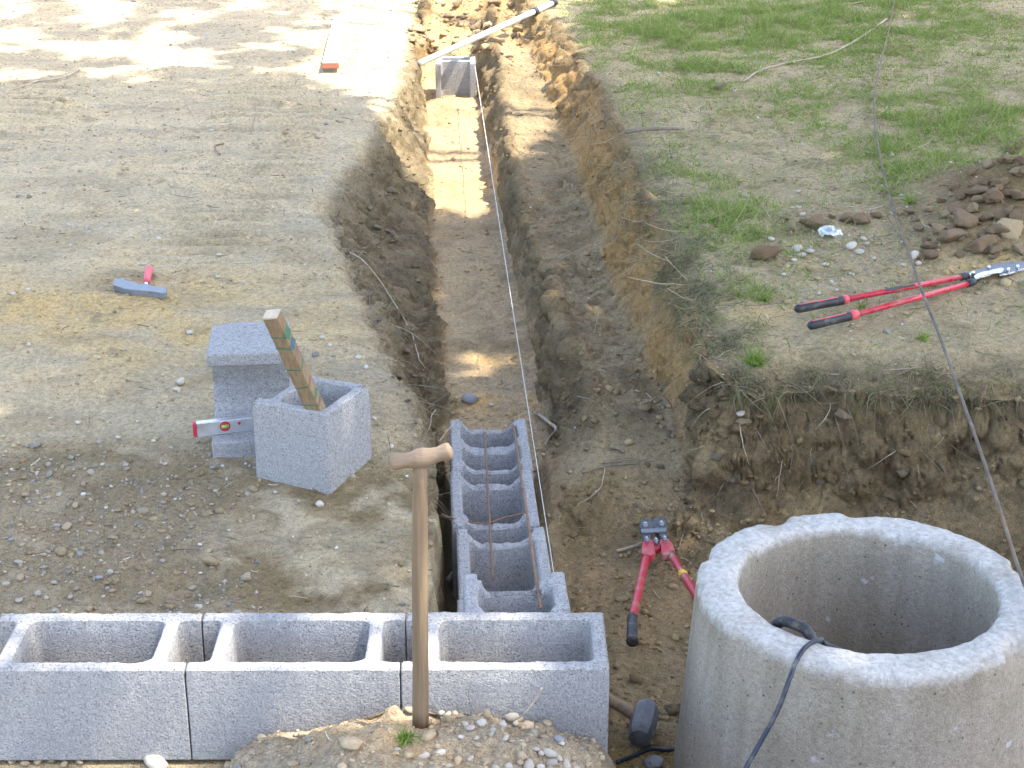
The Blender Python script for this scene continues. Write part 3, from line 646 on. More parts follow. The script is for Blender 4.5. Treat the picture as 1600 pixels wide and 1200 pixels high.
# ------------------------------------------------------------------ spirit level on the broken block
lz = -.138+.078
l0 = px(303, 684, lz); l1_ = px(397, 673, lz); ld = (l1_-l0).normalized(); la = math.atan2(ld.y, ld.x)
ml = Matrix.Translation((l0.x, l0.y, lz)) @ Matrix.Rotation(la, 4, 'Z')
LL = .46
lev = empty('spirit_level', l0, 'silver spirit level with red end cap lying on the broken block', 'spirit level')
box('body', (LL, .024, .046), ml @ Matrix.Translation((LL/2+.012, .012, .0235)), 'alu', lev, .002)
for xx in (.006, LL+.018): box('end_cap', (.012, .026, .048), ml @ Matrix.Translation((xx, .012, .0238)), 'plastic_red', lev, .003)
bm = bmesh.new(); bmesh.ops.create_cone(bm, cap_ends=True, segments=24, radius1=.017, radius2=.017, depth=.003); bm.transform(ml @ Matrix.Translation((.10, -.0005, .027)) @ Matrix.Rotation(math.pi/2, 4, 'X'))
me = bpy.data.meshes.new('vial_window'); bm.to_mesh(me); bm.free(); vw = link('vial_window', me, 'plastic_red', lev, False)
tube('vial', [ml @ Vector((.088, -.002, .027)), ml @ Vector((.112, -.002, .027))], .006, 'vial', vw, 10)
bm = bmesh.new(); bmesh.ops.create_cone(bm, cap_ends=True, segments=16, radius1=.005, radius2=.005, depth=.003); bm.transform(ml @ Matrix.Translation((.145, -.0005, .032)) @ Matrix.Rotation(math.pi/2, 4, 'X'))
me = bpy.data.meshes.new('rivet'); bm.to_mesh(me); bm.free(); link('rivet', me, 'plastic_red', lev, False)
box('centre_vial', (.05, .018, .006), ml @ Matrix.Translation((.235, .012, .0475)), 'yellow', lev, .001)
# ------------------------------------------------------------------ T handled spade stuck into the mound
SY = 3.195
b0 = pxY(657, 1135, SY); b1 = pxY(656, 722, SY)
sp = empty('spade', b0, 'wooden shaft with a T grip stuck upright in the mound by the wall', 'spade')
n_ = 14; pts = [b0.lerp(b1, i/n_)+Vector((.0004*math.sin(i*.6), 0, 0)) for i in range(n_+1)]
tube('shaft', pts, [.0185+(.0165-.0185)*(i/n_)-.0015*(i > n_-2)+.0003*math.sin(i*.9) for i in range(n_+1)], 'wood_grey', sp, 20)
g0 = pxY(610, 724, SY); g1 = pxY(706, 706, SY); prof_g = [(0, .008), (.015, .0145), (.05, .0168), (.12, .0165), (.22, .0142), (.33, .0155), (.45, .0195), (.55, .0198), (.67, .0158), (.78, .0142), (.88, .0162), (.95, .0168), (.985, .0145), (1, .008)]
gp = []
for i in range(41):
    t = i/40; gp.append((g0.lerp(g1, t)+Vector((0, 0, .006*math.sin(math.pi*t)*-1+.004)), 1.12*float(np.interp(t, [a for a, _ in prof_g], [b for _, b in prof_g]))))
tube('grip', [a for a, _ in gp], [b for _, b in gp], 'wood_grip', sp, 20)
# ------------------------------------------------------------------ concrete ring with hose and cable
RC = Vector((.838, 3.475, .13)); RO, RI = .402, .301; RB = -.52
def ring_mesh():
    S = 220; v = []; f = []
    prof_r = [(RO+.045, RB), (RO+.032, -.35), (RO+.017, -.15), (RO+.006, .0), (RO, .085), (RO-.001, .112), (RO-.006, .124), (RO-.020, .130), ((RO+RI)/2, .131), (RI+.016, .130), (RI+.005, .125), (RI+.0, .112), (RI-.002, .05), (RI, -.15), (RI, -.35), (RI, RB)]
    for i, (r, z) in enumerate(prof_r):
        for k in range(S):
            t = 2*math.pi*k/S; c, s = math.cos(t), math.sin(t); p = Vector((c*r, s*r, z))
            e = 1.0 if 4 <= i <= 11 else .3
            w = p*14+Vector((3, 1, 7)); rr = r + (.0035*mnoise.noise(p*26) + .0018*mnoise.noise(p*70))*e
            zz = z + (.004*mnoise.noise(p*20+Vector((9, 0, 0))) + .0025*mnoise.noise(p*60))*(1 if 5 <= i <= 11 else 0)
            ch = max(0, mnoise.noise(Vector((c*5, s*5, 4.2)))-.12)*.05
            if i in (4, 5, 6, 7): rr -= ch*(.35, .8, .9, .5)[i-4]; zz -= ch*(.1, .4, .7, .3)[i-4]
            v.append((RC.x+c*rr, RC.y+s*rr, zz+(.02 if z > RB else 0)))
    m = len(prof_r)
    for i in range(m):
        j = (i+1) % m
        for k in range(S):
            q = (k+1) % S; f.append((i*S+k, i*S+q, j*S+q, j*S+k))
    return v, f
v_, f_ = ring_mesh()
ring = pyd('manhole_ring', v_, f_, 'ring'); ring.data.polygons.foreach_set('use_smooth', np.ones(len(ring.data.polygons), bool))
tag(ring, 'large round weathered concrete ring standing in the pit', 'concrete ring')
for k in range(1):
    a0 = px(1290, 999, .14)
    cp = spline([RC+Vector((-.05, -.27, -.30)), RC+Vector((-.055, -.278, -.05)), px(1290, 1006, .135), px(1284, 1000, .158), px(1270, 1003, .162), px(1255, 1015, .160), px(1244, 1034, .150), pxY(1236, 1054, 3.052), pxY(1215, 1110, 3.02), pxY(1185, 1165, 2.995), pxY(1163, 1205, 2.965), pxY(1140, 1260, 2.92)], 6)
    tag(tube('cable', cp, .0056, 'cable', None, 10), 'black cable hanging over the rim of the concrete ring', 'cable')
hp = spline([Vector((RC.x+.284*math.cos(math.radians(a)), RC.y+.284*math.sin(math.radians(a)), z)) for a, z in ((203, -.12), (208, .07), (215, .142), (224, .158), (232, .148), (238, .09), (242, -.02), (244, -.3))], 10)
tag(tube('corrugated_hose', hp, [.0115+.0022*(i % 2) for i in range(len(hp))], 'black', None, 12), 'black corrugated hose curving inside the concrete ring', 'hose')
# ------------------------------------------------------------------ bolt cutter on the pit floor
def zq(u0, v0): return (940+u0/5.455, 800+v0/5.455)
bz = max(gz(*px(*zq(u, v), -.47).xy) for u, v in ((440, 150), (380, 330), (300, 700), (262, 900), (262, 1080), (560, 330), (690, 520)))
bz = max(-.49, min(bz, -.44))
def bq(u, v, dz=0): return px(*zq(u, v), bz+dz)
bcut = empty('bolt_cutter', bq(440, 260), 'open red bolt cutter lying on the pit floor beside the concrete ring', 'bolt cutter')
def zoutl(pl, dz): return [bq(u, v, dz) for u, v in pl]
jl = plate('jaw', zoutl([(322, 140), (336, 105), (370, 86), (405, 86), (428, 98), (440, 128), (442, 158), (432, 182), (416, 268), (388, 282), (360, 268), (348, 180), (328, 165)], .02), bz+.012, bz+.034, 'steel_dark', bcut, .003)
jr = plate('jaw', zoutl([(431, 100), (450, 84), (490, 78), (530, 90), (556, 118), (562, 158), (552, 182), (558, 252), (535, 268), (512, 256), (470, 186), (443, 160)], .02), bz+.0125, bz+.0345, 'steel_dark', bcut, .003)
plate('side_plate', zoutl([(335, 160), (545, 148), (556, 168), (545, 182), (345, 190), (333, 176)], .034), bz+.0355, bz+.041, 'steel', bcut, .0015)
for u, v, r_ in ((370, 122, .0085), (510, 112, .0085), (384, 248, .0065), (536, 240, .0065), (462, 258, .0065)):
    c = bq(u, v, .035); bt = tube('bolt', [c+Vector((0, 0, -.012)), c+Vector((0, 0, .012))], r_*1.25, 'steel', bcut, 6)
    tube('pin', [c+Vector((0, 0, .0121)), c+Vector((0, 0, .016))], r_*.6, 'steel_bright', bt, 10)
plate('yoke', zoutl([(355, 272), (395, 268), (440, 262), (450, 292), (436, 330), (458, 352), (456, 384), (418, 408), (340, 384), (342, 330)], .02), bz+.010, bz+.0335, 'red', bcut, .004)
plate('yoke', zoutl([(498, 262), (540, 262), (566, 250), (600, 300), (626, 348), (570, 390), (522, 396), (504, 372), (518, 332), (494, 300)], .02), bz+.0105, bz+.0338, 'red', bcut, .004)
plate('link', zoutl([(440, 285), (498, 282), (500, 322), (470, 334), (438, 326)], .02), bz+.008, bz+.026, 'red', bcut, .003)
hl = [bq(378, 388, .022), bq(340, 560, .020), bq(300, 740, .018), bq(262, 900, .017)]
tube('handle', spline(hl, 4), .0128, 'red', bcut, 16)
gl = tube('grip', spline([bq(263, 893, .017), bq(261, 980, .018), bq(259, 1060, .019), bq(262, 1105, .019)], 4), [.0152]*4+[.0160]*4+[.0164]*3+[.0178, .0180], 'black', bcut, 16)
hr = [bq(592, 368, .022), bq(690, 525, .021), bq(812, 722, .020), bq(905, 880, .019)]
tube('handle', spline(hr, 4), .0128, 'red', bcut, 16)
tube('band', [bq(684, 515, .0212), bq(703, 546, .021)], .0134, 'yellow', bcut, 16)
tube('band', [bq(672, 480, .030), bq(700, 520, .030)], .004, 'yellow', bcut, 6)
tube('grip', spline([bq(900, 872, .019), bq(955, 965, .018), bq(1010, 1055, .018)], 4), .0160, 'black', bcut, 16)
# ------------------------------------------------------------------ hedge shears on the right ground
def yq(u0, v0): return (1200+u0/3.75, 200+v0/3.75)
hs_pts = [(300, 1040), (800, 940), (1140, 880), (350, 1140), (900, 1000), (1300, 880), (1500, 820)]
hz = sorted(gz(*px(*yq(u, v), .12).xy) for u, v in hs_pts)[-2] + .004
def hq(u, v, dz=.012): return px(*yq(u, v), hz+dz)
lop = empty('hedge_shears', hq(700, 1000), 'long red handled hedge shears lying on the grass above the pit', 'hedge shears')
def shear_handle(g0_, g1_, c1, t1, e1):
    G = spline([hq(*g0_), hq((g0_[0]+g1_[0])/2, (g0_[1]+g1_[1])/2, .015), hq(*g1_, .013)], 8)
    rr_ = list(np.interp(np.linspace(0, 1, len(G)), [0, .04, .15, .6, .93, 1], [.007, .0135, .0165, .0155, .0165, .0165]))
    gr = tube('grip', G, rr_, 'black', lop, 14)
    st_ = [p + Vector((0, -.002, r_*.86)) for p, r_ in zip(G, rr_)][2:-2]
    tube('stripe', st_, [.0035]*len(st_), 'red_rubber', gr, 8)
    tube('ferrule', [hq(*g1_, .013), hq(*c1, .0125)], .0172, 'red_rubber', lop, 14)
    tube('handle', [hq(*c1, .0125), hq(*t1, .012)], .0105, 'red_gloss', lop, 14)
    tube('collar', [hq(*t1, .012), hq((t1[0]+e1[0])/2, (t1[1]+e1[1])/2, .012), hq(*e1, .012)], [.0135, .0142, .0125], 'black', lop, 14)
shear_handle((158, 1062), (432, 1010), (458, 1003), (1128, 874), (1172, 866))
shear_handle((236, 1160), (476, 1103), (520, 1092), (1166, 914), (1210, 900))
la0, la1 = hq(690, 948, .0205), hq(858, 916, .0205); dl = (la1-la0)
box('label_strip', (dl.length, .013, .0025), Matrix.Translation((la0+la1)/2+Vector((0, -.0035, .0008))) @ Matrix.Rotation(math.atan2(dl.y, dl.x), 4, 'Z') @ Matrix.Rotation(.35, 4, 'X'), 'label_dark', lop, .0005)
dq = dl.normalized()
for t_, m_ in ((.62, 'plastic_orange'), (.74, 'vial'), (.82, 'vial'), (.92, 'plastic_orange')):
    box('label_mark', (.012, .004, .0025), Matrix.Translation(la0+dl*t_+Vector((0, -.001, .0022))) @ Matrix.Rotation(math.atan2(dl.y, dl.x), 4, 'Z') @ Matrix.Rotation(.35, 4, 'X'), m_, lop, 0)
def vq(u0, v0, dz=.012): return px(1380+u0/7.27, 380+v0/7.27, hz+dz)
plate('blade', [vq(*p) for p in ((990, 372), (1020, 330), (1180, 288), (1300, 250), (1400, 230), (1500, 226), (1620, 228), (1900, 150), (1905, 160), (1640, 262), (1480, 312), (1330, 345), (1180, 345), (1060, 372))], hz+.013, hz+.018, 'steel', lop, .001)
plate('tang', [vq(*p) for p in ((945, 345), (960, 340), (1040, 330), (1045, 352), (1010, 372), (950, 378))], hz+.005, hz+.0128, 'steel_bright', lop, .001)
plate('tang', [vq(*p) for p in ((1025, 410), (1060, 385), (1110, 362), (1200, 348), (1320, 312), (1366, 318), (1370, 336), (1330, 355), (1240, 378), (1120, 405), (1045, 436))], hz+.0185, hz+.0240, 'steel_bright', lop, .0015)
plate('blade', [vq(*p) for p in ((1330, 340), (1380, 318), (1480, 298), (1600, 268), (1900, 170), (1904, 180), (1700, 262), (1500, 330), (1380, 358), (1320, 364))], hz+.007, hz+.0125, 'steel_bright', lop, .001)
for u, v in ((1020, 338), (1200, 275), (1205, 335), (1310, 308), (1420, 298), (1525, 265)):
    c = vq(u, v, .024); tube('bolt', [c+Vector((0, 0, -.008)), c+Vector((0, 0, .006)), c+Vector((0, 0, .0075))], [.0062, .0062, .004], 'steel_bright', lop, 10)
# ------------------------------------------------------------------ bricklayer's hammer on the left ground
def kq(u0, v0): return (160+u0/11.43, 400+v0/11.43)
kz = max(gz(*px(*kq(u, v), -.07).xy) for u, v in ((220, 520), (600, 600), (1100, 660), (820, 350)))+.004
def hm(u, v, dz=.015): return px(*kq(u, v), kz+dz)
ham = empty('brick_hammer', hm(780, 600), 'steel brick hammer with red grip lying on the pale bare ground', 'hammer')
plate('head', [hm(*p) for p in ((200, 570), (212, 455), (300, 450), (400, 480), (540, 515), (615, 530), (640, 570), (700, 560), (745, 545), (810, 548), (860, 590), (1000, 598), (1110, 608), (1150, 655), (1140, 700), (1085, 722), (930, 695), (760, 675), (560, 660), (380, 630), (300, 605))], kz+.002, kz+.028, 'steel', ham, .003)
tube('neck', [hm(775, 560, .016), hm(788, 440, .017)], .0075, 'steel_bright', ham, 12)
tube('grip', spline([hm(790, 465, .018), hm(808, 360, .019), hm(828, 260, .019), hm(835, 222, .019)], 4), [.013, .0135, .014, .0145, .0148, .015, .0155, .0162, .0168, .0168, .0165, .0155, .011], 'red_rubber', ham, 14)
# ------------------------------------------------------------------ sledge hammer at the foot of the wall
def sq_(u0, v0): return (940+u0/7.5, 1040+v0/7.5)
sz = -.47
def sq(u, v, z=sz): return px(*sq_(u, v), z)
sl_ = empty('sledge_hammer', sq(500, 690), 'sledge hammer lying in the pit against the end of the front wall', 'hammer')
hc0, hc1 = sq(540, 470, sz+.05), sq(440, 870, sz+.04)
ax = (hc1-hc0); Lh = ax.length
oct_ = [(hc0, .012), (hc0.lerp(hc1, .03), .028), (hc0.lerp(hc1, .14), .034), (hc0.lerp(hc1, .3), .036), (hc0.lerp(hc1, .7), .036), (hc0.lerp(hc1, .86), .034), (hc0.lerp(hc1, .97), .028), (hc1, .012)]
shead = tube('head', [a for a, _ in oct_], [b for _, b in oct_], 'steel_dark', sl_, 8); shead.data.polygons.foreach_set('use_smooth', np.zeros(len(shead.data.polygons), bool))
tube('handle', spline([hc0.lerp(hc1, .5), sq(260, 500, sz+.055), sq(60, 370, sz+.06), sq(-260, 160, sz+.06)+Vector((.03, .05, 0))], 5), .0155, 'wood_grey', sl_, 14)
# ------------------------------------------------------------------ long rods, string, straightedge, tube
r_pts = [hit(1397, 2), hit(1389, 50), hit(1374, 110), hit(1366, 160), hit(1368, 210), hit(1378, 270), hit(1396, 340), hit(1420, 405)]
r_pts = [p+Vector((0, 0, .024)) for p in r_pts]
for u, v, zz in ((1438, 448, .195), (1468, 525, .19), (1502, 620, .18), (1532, 705, .175), (1562, 795, .172), (1600, 912, .17), (1640, 1000, .175)):
    r_pts.append(px(u, v, zz))
tag(tube('bent_rod', spline(r_pts, 4), .005, 'dark_rod', None, 8), 'long thin bent rusty rod running from the grass across to the ring', 'steel rod')
def on_row(u0, v0, u1, v1, lab, r_=.0036, dz=-.262):
    a, b = px(u0, v0, dz), px(u1, v1, dz)
    pts_ = [a.lerp(b, i/10)+Vector((.0006*math.sin(i*1.7+u0), 0, 0)) for i in range(11)]
    return tag(tube('rebar', pts_, r_, 'rust', None, 8), lab, 'steel rod')
on_row(757, 676, 770, 905, 'shorter thin rusty bar lying along the trench row cells')
a_ = px(801, 656, -.262); b_ = pxY(845, 950, 3.66)
tag(tube('rebar', [a_.lerp(b_, i/10)+Vector((.0008*math.sin(i*1.3), 0, 0)) for i in range(11)], .0044, 'rust', None, 8), 'longer rusty bar lying along the trench row up to the front wall', 'steel rod')
s0 = px(742, 103, -.05); s1 = px(866, 900, -.215)
tag(tube('string_line', [s0.lerp(s1, i/6) for i in range(7)], [.0022, .0020, .0018, .0016, .0014, .0013, .0012], 'string', None, 6), 'taut white string line running along the trench to the far block', 'string')
se0, se1 = px(517, 113, 0), px(534, 38, 0)
for q in (se0, se1): q.z = gz(q.x, q.y)
sd = se1-se0; ms_ = Matrix.Translation(se0.lerp(se1, .5)+Vector((0, 0, .045))) @ sd.to_track_quat('Y', 'Z').to_matrix().to_4x4()
sg_ = empty('straightedge', se0, 'white painted straightedge with orange end lying on the sunlit ground', 'straightedge')
box('rail', (.105, sd.length, .03), ms_, 'alu_paint', sg_, .002)
box('end_cap', (.107, .02, .034), ms_ @ Matrix.Translation((0, -sd.length/2-.0101, 0)), 'plastic_orange', sg_, .002)
t0, t1_ = hit(656, 106)+Vector((0, 0, .03)), px(868, 3, .16)
tz = gz(t1_.x, t1_.y)
t1_ = px(868, 3, max(.10, tz+.025))
tb = empty('pale_tube', t0, 'pale tube with black bands lying across the far end of the trench', 'tube')
tube('tube', [t0, t0.lerp(t1_, .5), t1_], .0205, 'pvc', tb, 14)
for t_ in (.835, .985): tube('band', [t0.lerp(t1_, t_-.012), t0.lerp(t1_, t_+.012)], .027, 'black', tb, 14)
# dark cord and cable end at the foot of the ring
cq = [sq(180, 1125, -.47), sq(330, 1040, -.465), sq(560, 975, -.465), sq(760, 925, -.465), sq(960, 895, -.465)]
for p in cq: p.z = gz(p.x, p.y)+.008
tag(tube('cord', spline(cq, 5), .006, 'cable', None, 8), 'short dark cord on the pit floor at the foot of the ring', 'cord')
# ------------------------------------------------------------------ foil scrap with a stalk
fo = hit(1297, 370)
bm = bmesh.new(); bmesh.ops.create_grid(bm, x_segments=14, y_segments=8, size=1)
for v in bm.verts:
    x, y = v.co.x, v.co.y; k = math.sqrt(max(0, 1-min(1, (x*x*.9+y*y*.7))))
    v.co = Vector((x*.052*(1-.25*abs(y)), y*.035*(1-.45*x*x), .030*k+.008*mnoise.noise(Vector((x*2, y*3, 1)))+.004*mnoise.noise(Vector((x*6, y*7, 3)))))
r_ = bmesh.ops.solidify(bm, geom=bm.faces[:], thickness=.0015)
me = bpy.data.meshes.new('foil_scrap'); bm.to_mesh(me); bm.free(); fs = link('foil_scrap', me, 'foil', None, False); fs.location = fo+Vector((0, 0, .012)); fs.rotation_euler = (.25, .1, -.35)
tag(fs, 'crumpled silver scrap among white pebbles on the grass edge', 'scrap')
# ------------------------------------------------------------------ stones and clods as single things
STN = [stone_mesh('stone', i, 2, .35, (1, R.uniform(.7, .95), R.uniform(.55, .8))) for i in range(8)]
for i, m_ in enumerate(STN): m_.polygons.foreach_set('use_smooth', np.ones(len(m_.polygons), bool))
CLD = [clod_mesh('clod', i+3) for i in range(9)]
for m_ in CLD: m_.polygons.foreach_set('use_smooth', np.ones(len(m_.polygons), bool))
stone_mats = []
for i, c in enumerate([(.47, .41, .32), (.35, .31, .25), (.35, .26, .16), (.25, .25, .25), (.54, .48, .39)]):
    stone_mats.append(simple('stone_%d' % i, c, .8, 0, 55, .22, .35, .35))
clod_mats = [simple('clod_%d' % i, c, .97, 0, 42, .45, .6, 1.0, None, d_, .008) for i, (c, d_) in enumerate([((.30, .20, .108), (.20, .138, .075)), ((.41, .295, .165), (.30, .215, .12)), ((.58, .43, .235), (.5, .37, .21)), ((.29, .225, .138), (.20, .16, .10))])]
# one mesh per (shape, material)
cache = {}
def var(src, mats, i, k):
    key = (src[i].name, mats[k].name)
    if key not in cache:
        m_ = src[i].copy(); m_.materials.append(mats[k]); cache[key] = m_
    return cache[key]
def place(name, me, p, size, sink=.25, flatk=1.0):
    o = bpy.data.objects.new(name, me); COL.objects.link(o)
    s = size/2; o.scale = (s*R.uniform(.85, 1.15), s*R.uniform(.8, 1.1), s*R.uniform(.7, 1.0)*flatk)
    o.rotation_euler = (R.uniform(-.3, .3), R.uniform(-.3, .3), R.uniform(0, 6.28))
    o.location = p + Vector((0, 0, s*.62*(1-2*sink)))
    return o
def pxm(p):                                     # pixels per metre at a point
    return F/(p.y*math.cos(P)+(H-p.z)*math.sin(P))
def stone_at(u, v, wpx, k, label, group=None, sink=.2):
    p = hit(u, v); return tag(place('stone', var(STN, stone_mats, R.randrange(8), k), p, wpx/pxm(p), sink), label, 'stone', group)
g_ = 'pebbles on the mound'
lab = 'pale rounded pebble on the mound in front of the block wall'
for u, v, w in [(690, 1113, 15), (700, 1115, 14), (735, 1137, 15), (752, 1129, 18), (770, 1140, 14), (785, 1133, 20), (768, 1146, 12), (728, 1131, 12), (805, 1129, 16), (662, 1183, 20), (688, 1177, 18), (735, 1185, 14), (790, 1152, 14), (860, 1178, 24), (873, 1184, 18), (838, 1170, 16), (845, 1176, 14), (877, 1160, 16), (884, 1190, 14), (862, 1192, 20), (826, 1196, 24), (845, 1198, 16), (795, 1196, 16), (700, 1196, 14), (908, 1168, 10), (720, 1150, 12), (745, 1152, 10), (620, 1170, 12), (885, 1197, 18), (900, 1199, 16), (775, 1199, 14), (813, 1158, 12)]:
    stone_at(u, v+3, w, R.choice([0, 0, 1, 4, 0]), lab, g_)
stone_at(760, 1120, 24, 2, 'large rounded brown pebble topping the mound against the wall face')
stone_at(800, 1124, 24, 1, 'angular grey stone on the mound crest beside a dry twig')
stone_at(834, 1150, 20, 1, 'flat grey pebble low on the mound slope facing the ring')
stone_at(874, 1158, 18, 3, 'bluish angular stone near the end of the front wall')
for u, v, w in [(682, 1110, 20), (640, 1108, 14), (660, 1118, 14)]: stone_at(u, v+3, w, 2, 'sandy brown pebble beside the foot of the wooden shaft', 'brown pebbles by the shaft')
stone_at(735, 629, 30, 3, 'blue grey stone on the trench floor beyond the row')
stone_at(768, 634, 10, 4, 'small white pebble on orange sand beyond the trench row')
stone_at(283, 600, 22, 4, 'whitish crumbly stone beside the broken block')
stone_at(277, 610, 12, 4, 'small white chip beside the whitish crumbly stone')
stone_at(1158, 649, 18, 0, 'round pale stone embedded in the pit bank')
stone_at(1020, 1196, 34, 3, 'dark blue grey stone on the pit floor by the cord')
stone_at(994, 1163, 14, 3, 'small grey stone touching the sledge hammer head')
stone_at(105, 825, 16, 2, 'round brownish stone in the gravelly ground')
stone_at(118, 792, 14, 2, 'reddish brown pebble in the gravelly ground')
for u, v, w in [(30, 880, 14), (32, 905, 16), (85, 912, 13), (125, 868, 14), (60, 930, 16), (18, 845, 12), (155, 905, 14), (70, 868, 10), (140, 820, 12), (40, 775, 13), (92, 775, 12), (10, 915, 14), (110, 935, 14), (175, 925, 12), (30, 940, 14), (230, 930, 16)]:
    stone_at(u, v, w, R.choice([1, 1, 3, 2]), 'grey pebble in the gravelly ground behind the front wall', 'grey pebbles behind the front wall')
for u, v, w in [(1245, 392, 20), (1252, 402, 18), (1266, 395, 16), (1240, 408, 10), (1330, 388, 22), (1343, 396, 16), (1254, 337, 12), (1247, 301, 10), (1365, 405, 10), (1428, 403, 22), (1412, 416, 12), (1435, 414, 14), (1205, 376, 14), (1331, 430, 10), (1290, 415, 10), (1248, 325, 10), (1350, 375, 12), (1224, 430, 9), (1280, 460, 10)]:
    stone_at(u, v, w, R.choice([4, 0, 4]), 'whitish pebble on the grassy ground near the silver scrap', 'white pebbles near the silver scrap')
for u, v, w in [(342, 400, 12), (340, 434, 9), (122, 662, 10), (215, 660, 8), (185, 685, 10), (503, 529, 12), (20, 460, 10), (240, 690, 8), (155, 560, 9), (610, 700, 12), (585, 655, 9), (430, 770, 8), (500, 790, 14), (45, 540, 10), (258, 726, 9), (180, 455, 8), (515, 541, 9), (560, 560, 10), (572, 575, 11)]:
    stone_at(u, v, w, R.choice([4, 4, 0]), 'small white chip scattered on the bare open ground', 'white chips on the bare ground')
for u, v, w in [(60, 1192, 20), (80, 1190, 16), (20, 1190, 20), (40, 1196, 18), (100, 1196, 16), (125, 1193, 18), (8, 1186, 16)]:
    stone_at(u, v, w, 2, 'orange brown pebble at the foot of the front wall', 'orange pebbles at the wall foot')
stone_at(245, 1198, 44, 4, 'big pale stone at the foot of the front wall')
def clod_at(u, v, wpx, k, label, group=None, sink=.25):
    p = hit(u, v); return tag(place('soil_clod', var(CLD, clod_mats, R.randrange(9), k), p, wpx/pxm(p), sink), label, 'clod', group)
gl_ = 'clods of the earth pile'
for u, v, w in [(1548, 315, 40), (1505, 352, 44), (1488, 380, 56), (1530, 388, 50), (1462, 365, 30), (1455, 388, 26), (1590, 310, 30), (1560, 340, 32), (1540, 345, 24), (1575, 330, 26), (1590, 345, 40), (1520, 330, 28), (1475, 340, 24), (1500, 310, 26), (1530, 300, 24), (1560, 290, 30), (1585, 275, 28), (1540, 375, 22), (1562, 368, 36), (1440, 405, 16), (1595, 395, 30), (1570, 255, 30), (1540, 262, 26), (1515, 275, 22), (1490, 295, 20), (1450, 330, 20), (1470, 315, 18), (1500, 402, 18), (1435, 360, 20), (1550, 395, 18), (1580, 240, 24), (1595, 225, 24), (1430, 345, 16), (1420, 335, 22)]:
    clod_at(u, v, w*1.3, R.choice([0, 0, 0, 1]), 'brown clod in the dug earth pile above the hedge shears', gl_)
for i in range(75):
    t_ = R.random(); u = R.uniform(1425+60*(1-t_)*0, 1600); v = R.uniform(225, 408)
    if u < 1600-(v-215)*1.05 or u < 1425: continue
    clod_at(u, v, R.choice([12, 16, 20, 24, 30, 36]), R.choice([0, 0, 0, 1]), 'brown clod in the dug earth pile above the hedge shears', gl_, .2)
clod_at(1578, 365, 62, 2, 'largest sandy yellow lump in the dug earth pile')
for u, v, w in [(1275, 355, 46), (1345, 348, 44), (1325, 345, 36), (1225, 345, 26), (1255, 350, 22), (1370, 340, 24), (1235, 362, 18), (1300, 340, 20)]:
    clod_at(u, v, w, 0, 'brown clod near the silver scrap on the grassy ground', 'clods near the silver scrap')
clod_at(1195, 402, 60, 0, 'long flat brown clod on the grass near the trench edge', None)
clod_at(1125, 140, 30, 3, 'lone dark clod on the grassy ground under the fallen branch')
gl_ = 'clods at the far end of the trench'
for i in range(75):
    u = R.uniform(640, 815); v = R.uniform(2, 92)
    if abs(u-708) < 40 and v > 84: continue
    clod_at(u, v, R.choice([10, 12, 14, 16, 20, 26, 32]), R.choice([1, 1, 0, 2]), 'lump of earth heaped at the far end of the trench', gl_, .3)
clod_at(1048, 1112, 42, 1, 'yellow brown lump beside the sledge hammer head')
clod_at(328, 880, 36, 2, 'bright sandy lump on the ground behind the front wall')
clod_at(610, 300, 22, 3, 'dark clod on the trench edge slope', 'dark clods on the sloping trench side')
for i in range(26):
    v = R.uniform(250, 640); u = np.interp(v, [250, 330, 420, 520, 640], [610, 590, 612, 640, 672]) + R.uniform(-45, 30)
    clod_at(u, v, R.uniform(9, 22), 3, 'dark clod on the sloping trench side', 'dark clods on the sloping trench side')
for i in range(18):
    u = R.uniform(1120, 1590); v = R.uniform(590, 790)
    clod_at(u, v, R.uniform(10, 36), R.choice([0, 3, 3, 1]), 'clod bulging out of the dark pit bank', 'clods in the pit bank', .6)
for i in range(24):
    v = R.uniform(640, 820); u = R.uniform(860, 1050)
    clod_at(u, v, R.uniform(8, 18), R.choice([0, 3, 1]), 'small clod on the pit floor beside the trench row', 'clods on the pit floor', .4)
# ------------------------------------------------------------------ twigs, roots, branches
def twig(pl, r0, r1, mat, label, cat='twig', group=None, lift=.006, wig=.004, name='twig', off=None):
    pts_ = []
    for i, q in enumerate(pl):
        p = hit(q[0], q[1]) if len(q) == 2 else pxY(q[0], q[1], q[2])
        if len(q) == 2: p = p+Vector((0, 0, lift))
        pts_.append(p)
    s_ = spline(pts_, 5); n = len(s_)
    s_ = [p+Vector((wig*mnoise.noise(p*23), wig*mnoise.noise(p*23+Vector((5, 1, 2))), .6*wig*mnoise.noise(p*23+Vector((1, 9, 4))))) for p in s_]
    kr = .62
    return tag(tube(name, s_, [kr*(r0+(r1-r0)*i/(n-1))*(1+.35*mnoise.noise(s_[i]*31)) for i in range(n)], mat, None, 7), label, cat, group)
twig([(1160, 131), (1190, 113), (1240, 100), (1290, 90), (1335, 68), (1362, 50), (1385, 33)], .008, .013, 'twig_pale', 'long bleached branch lying across the grass by the rod', 'branch', lift=.014, name='branch')
twig([(1255, 22), (1290, 12), (1330, 8), (1360, 3)], .006, .008, 'twig_pale', 'straight dry stick in the far grass', 'branch', lift=.01, name='branch')
twig([(978, 212), (1000, 209), (1030, 207), (1070, 208)], .022, .012, 'twig', 'thick grey broken stick jutting from the trench edge', 'branch', lift=.02, name='branch')
twig([(22, 142), (55, 130), (90, 125), (115, 116), (125, 108)], .008, .009, 'twig_pale', 'crooked pale stick on the dappled bare ground', 'branch', lift=.008, name='branch')
twig([(123, 112), (130, 103), (140, 95)], .005, .002, 'twig_pale', 'thin pale fork at the end of the crooked stick', 'twig')
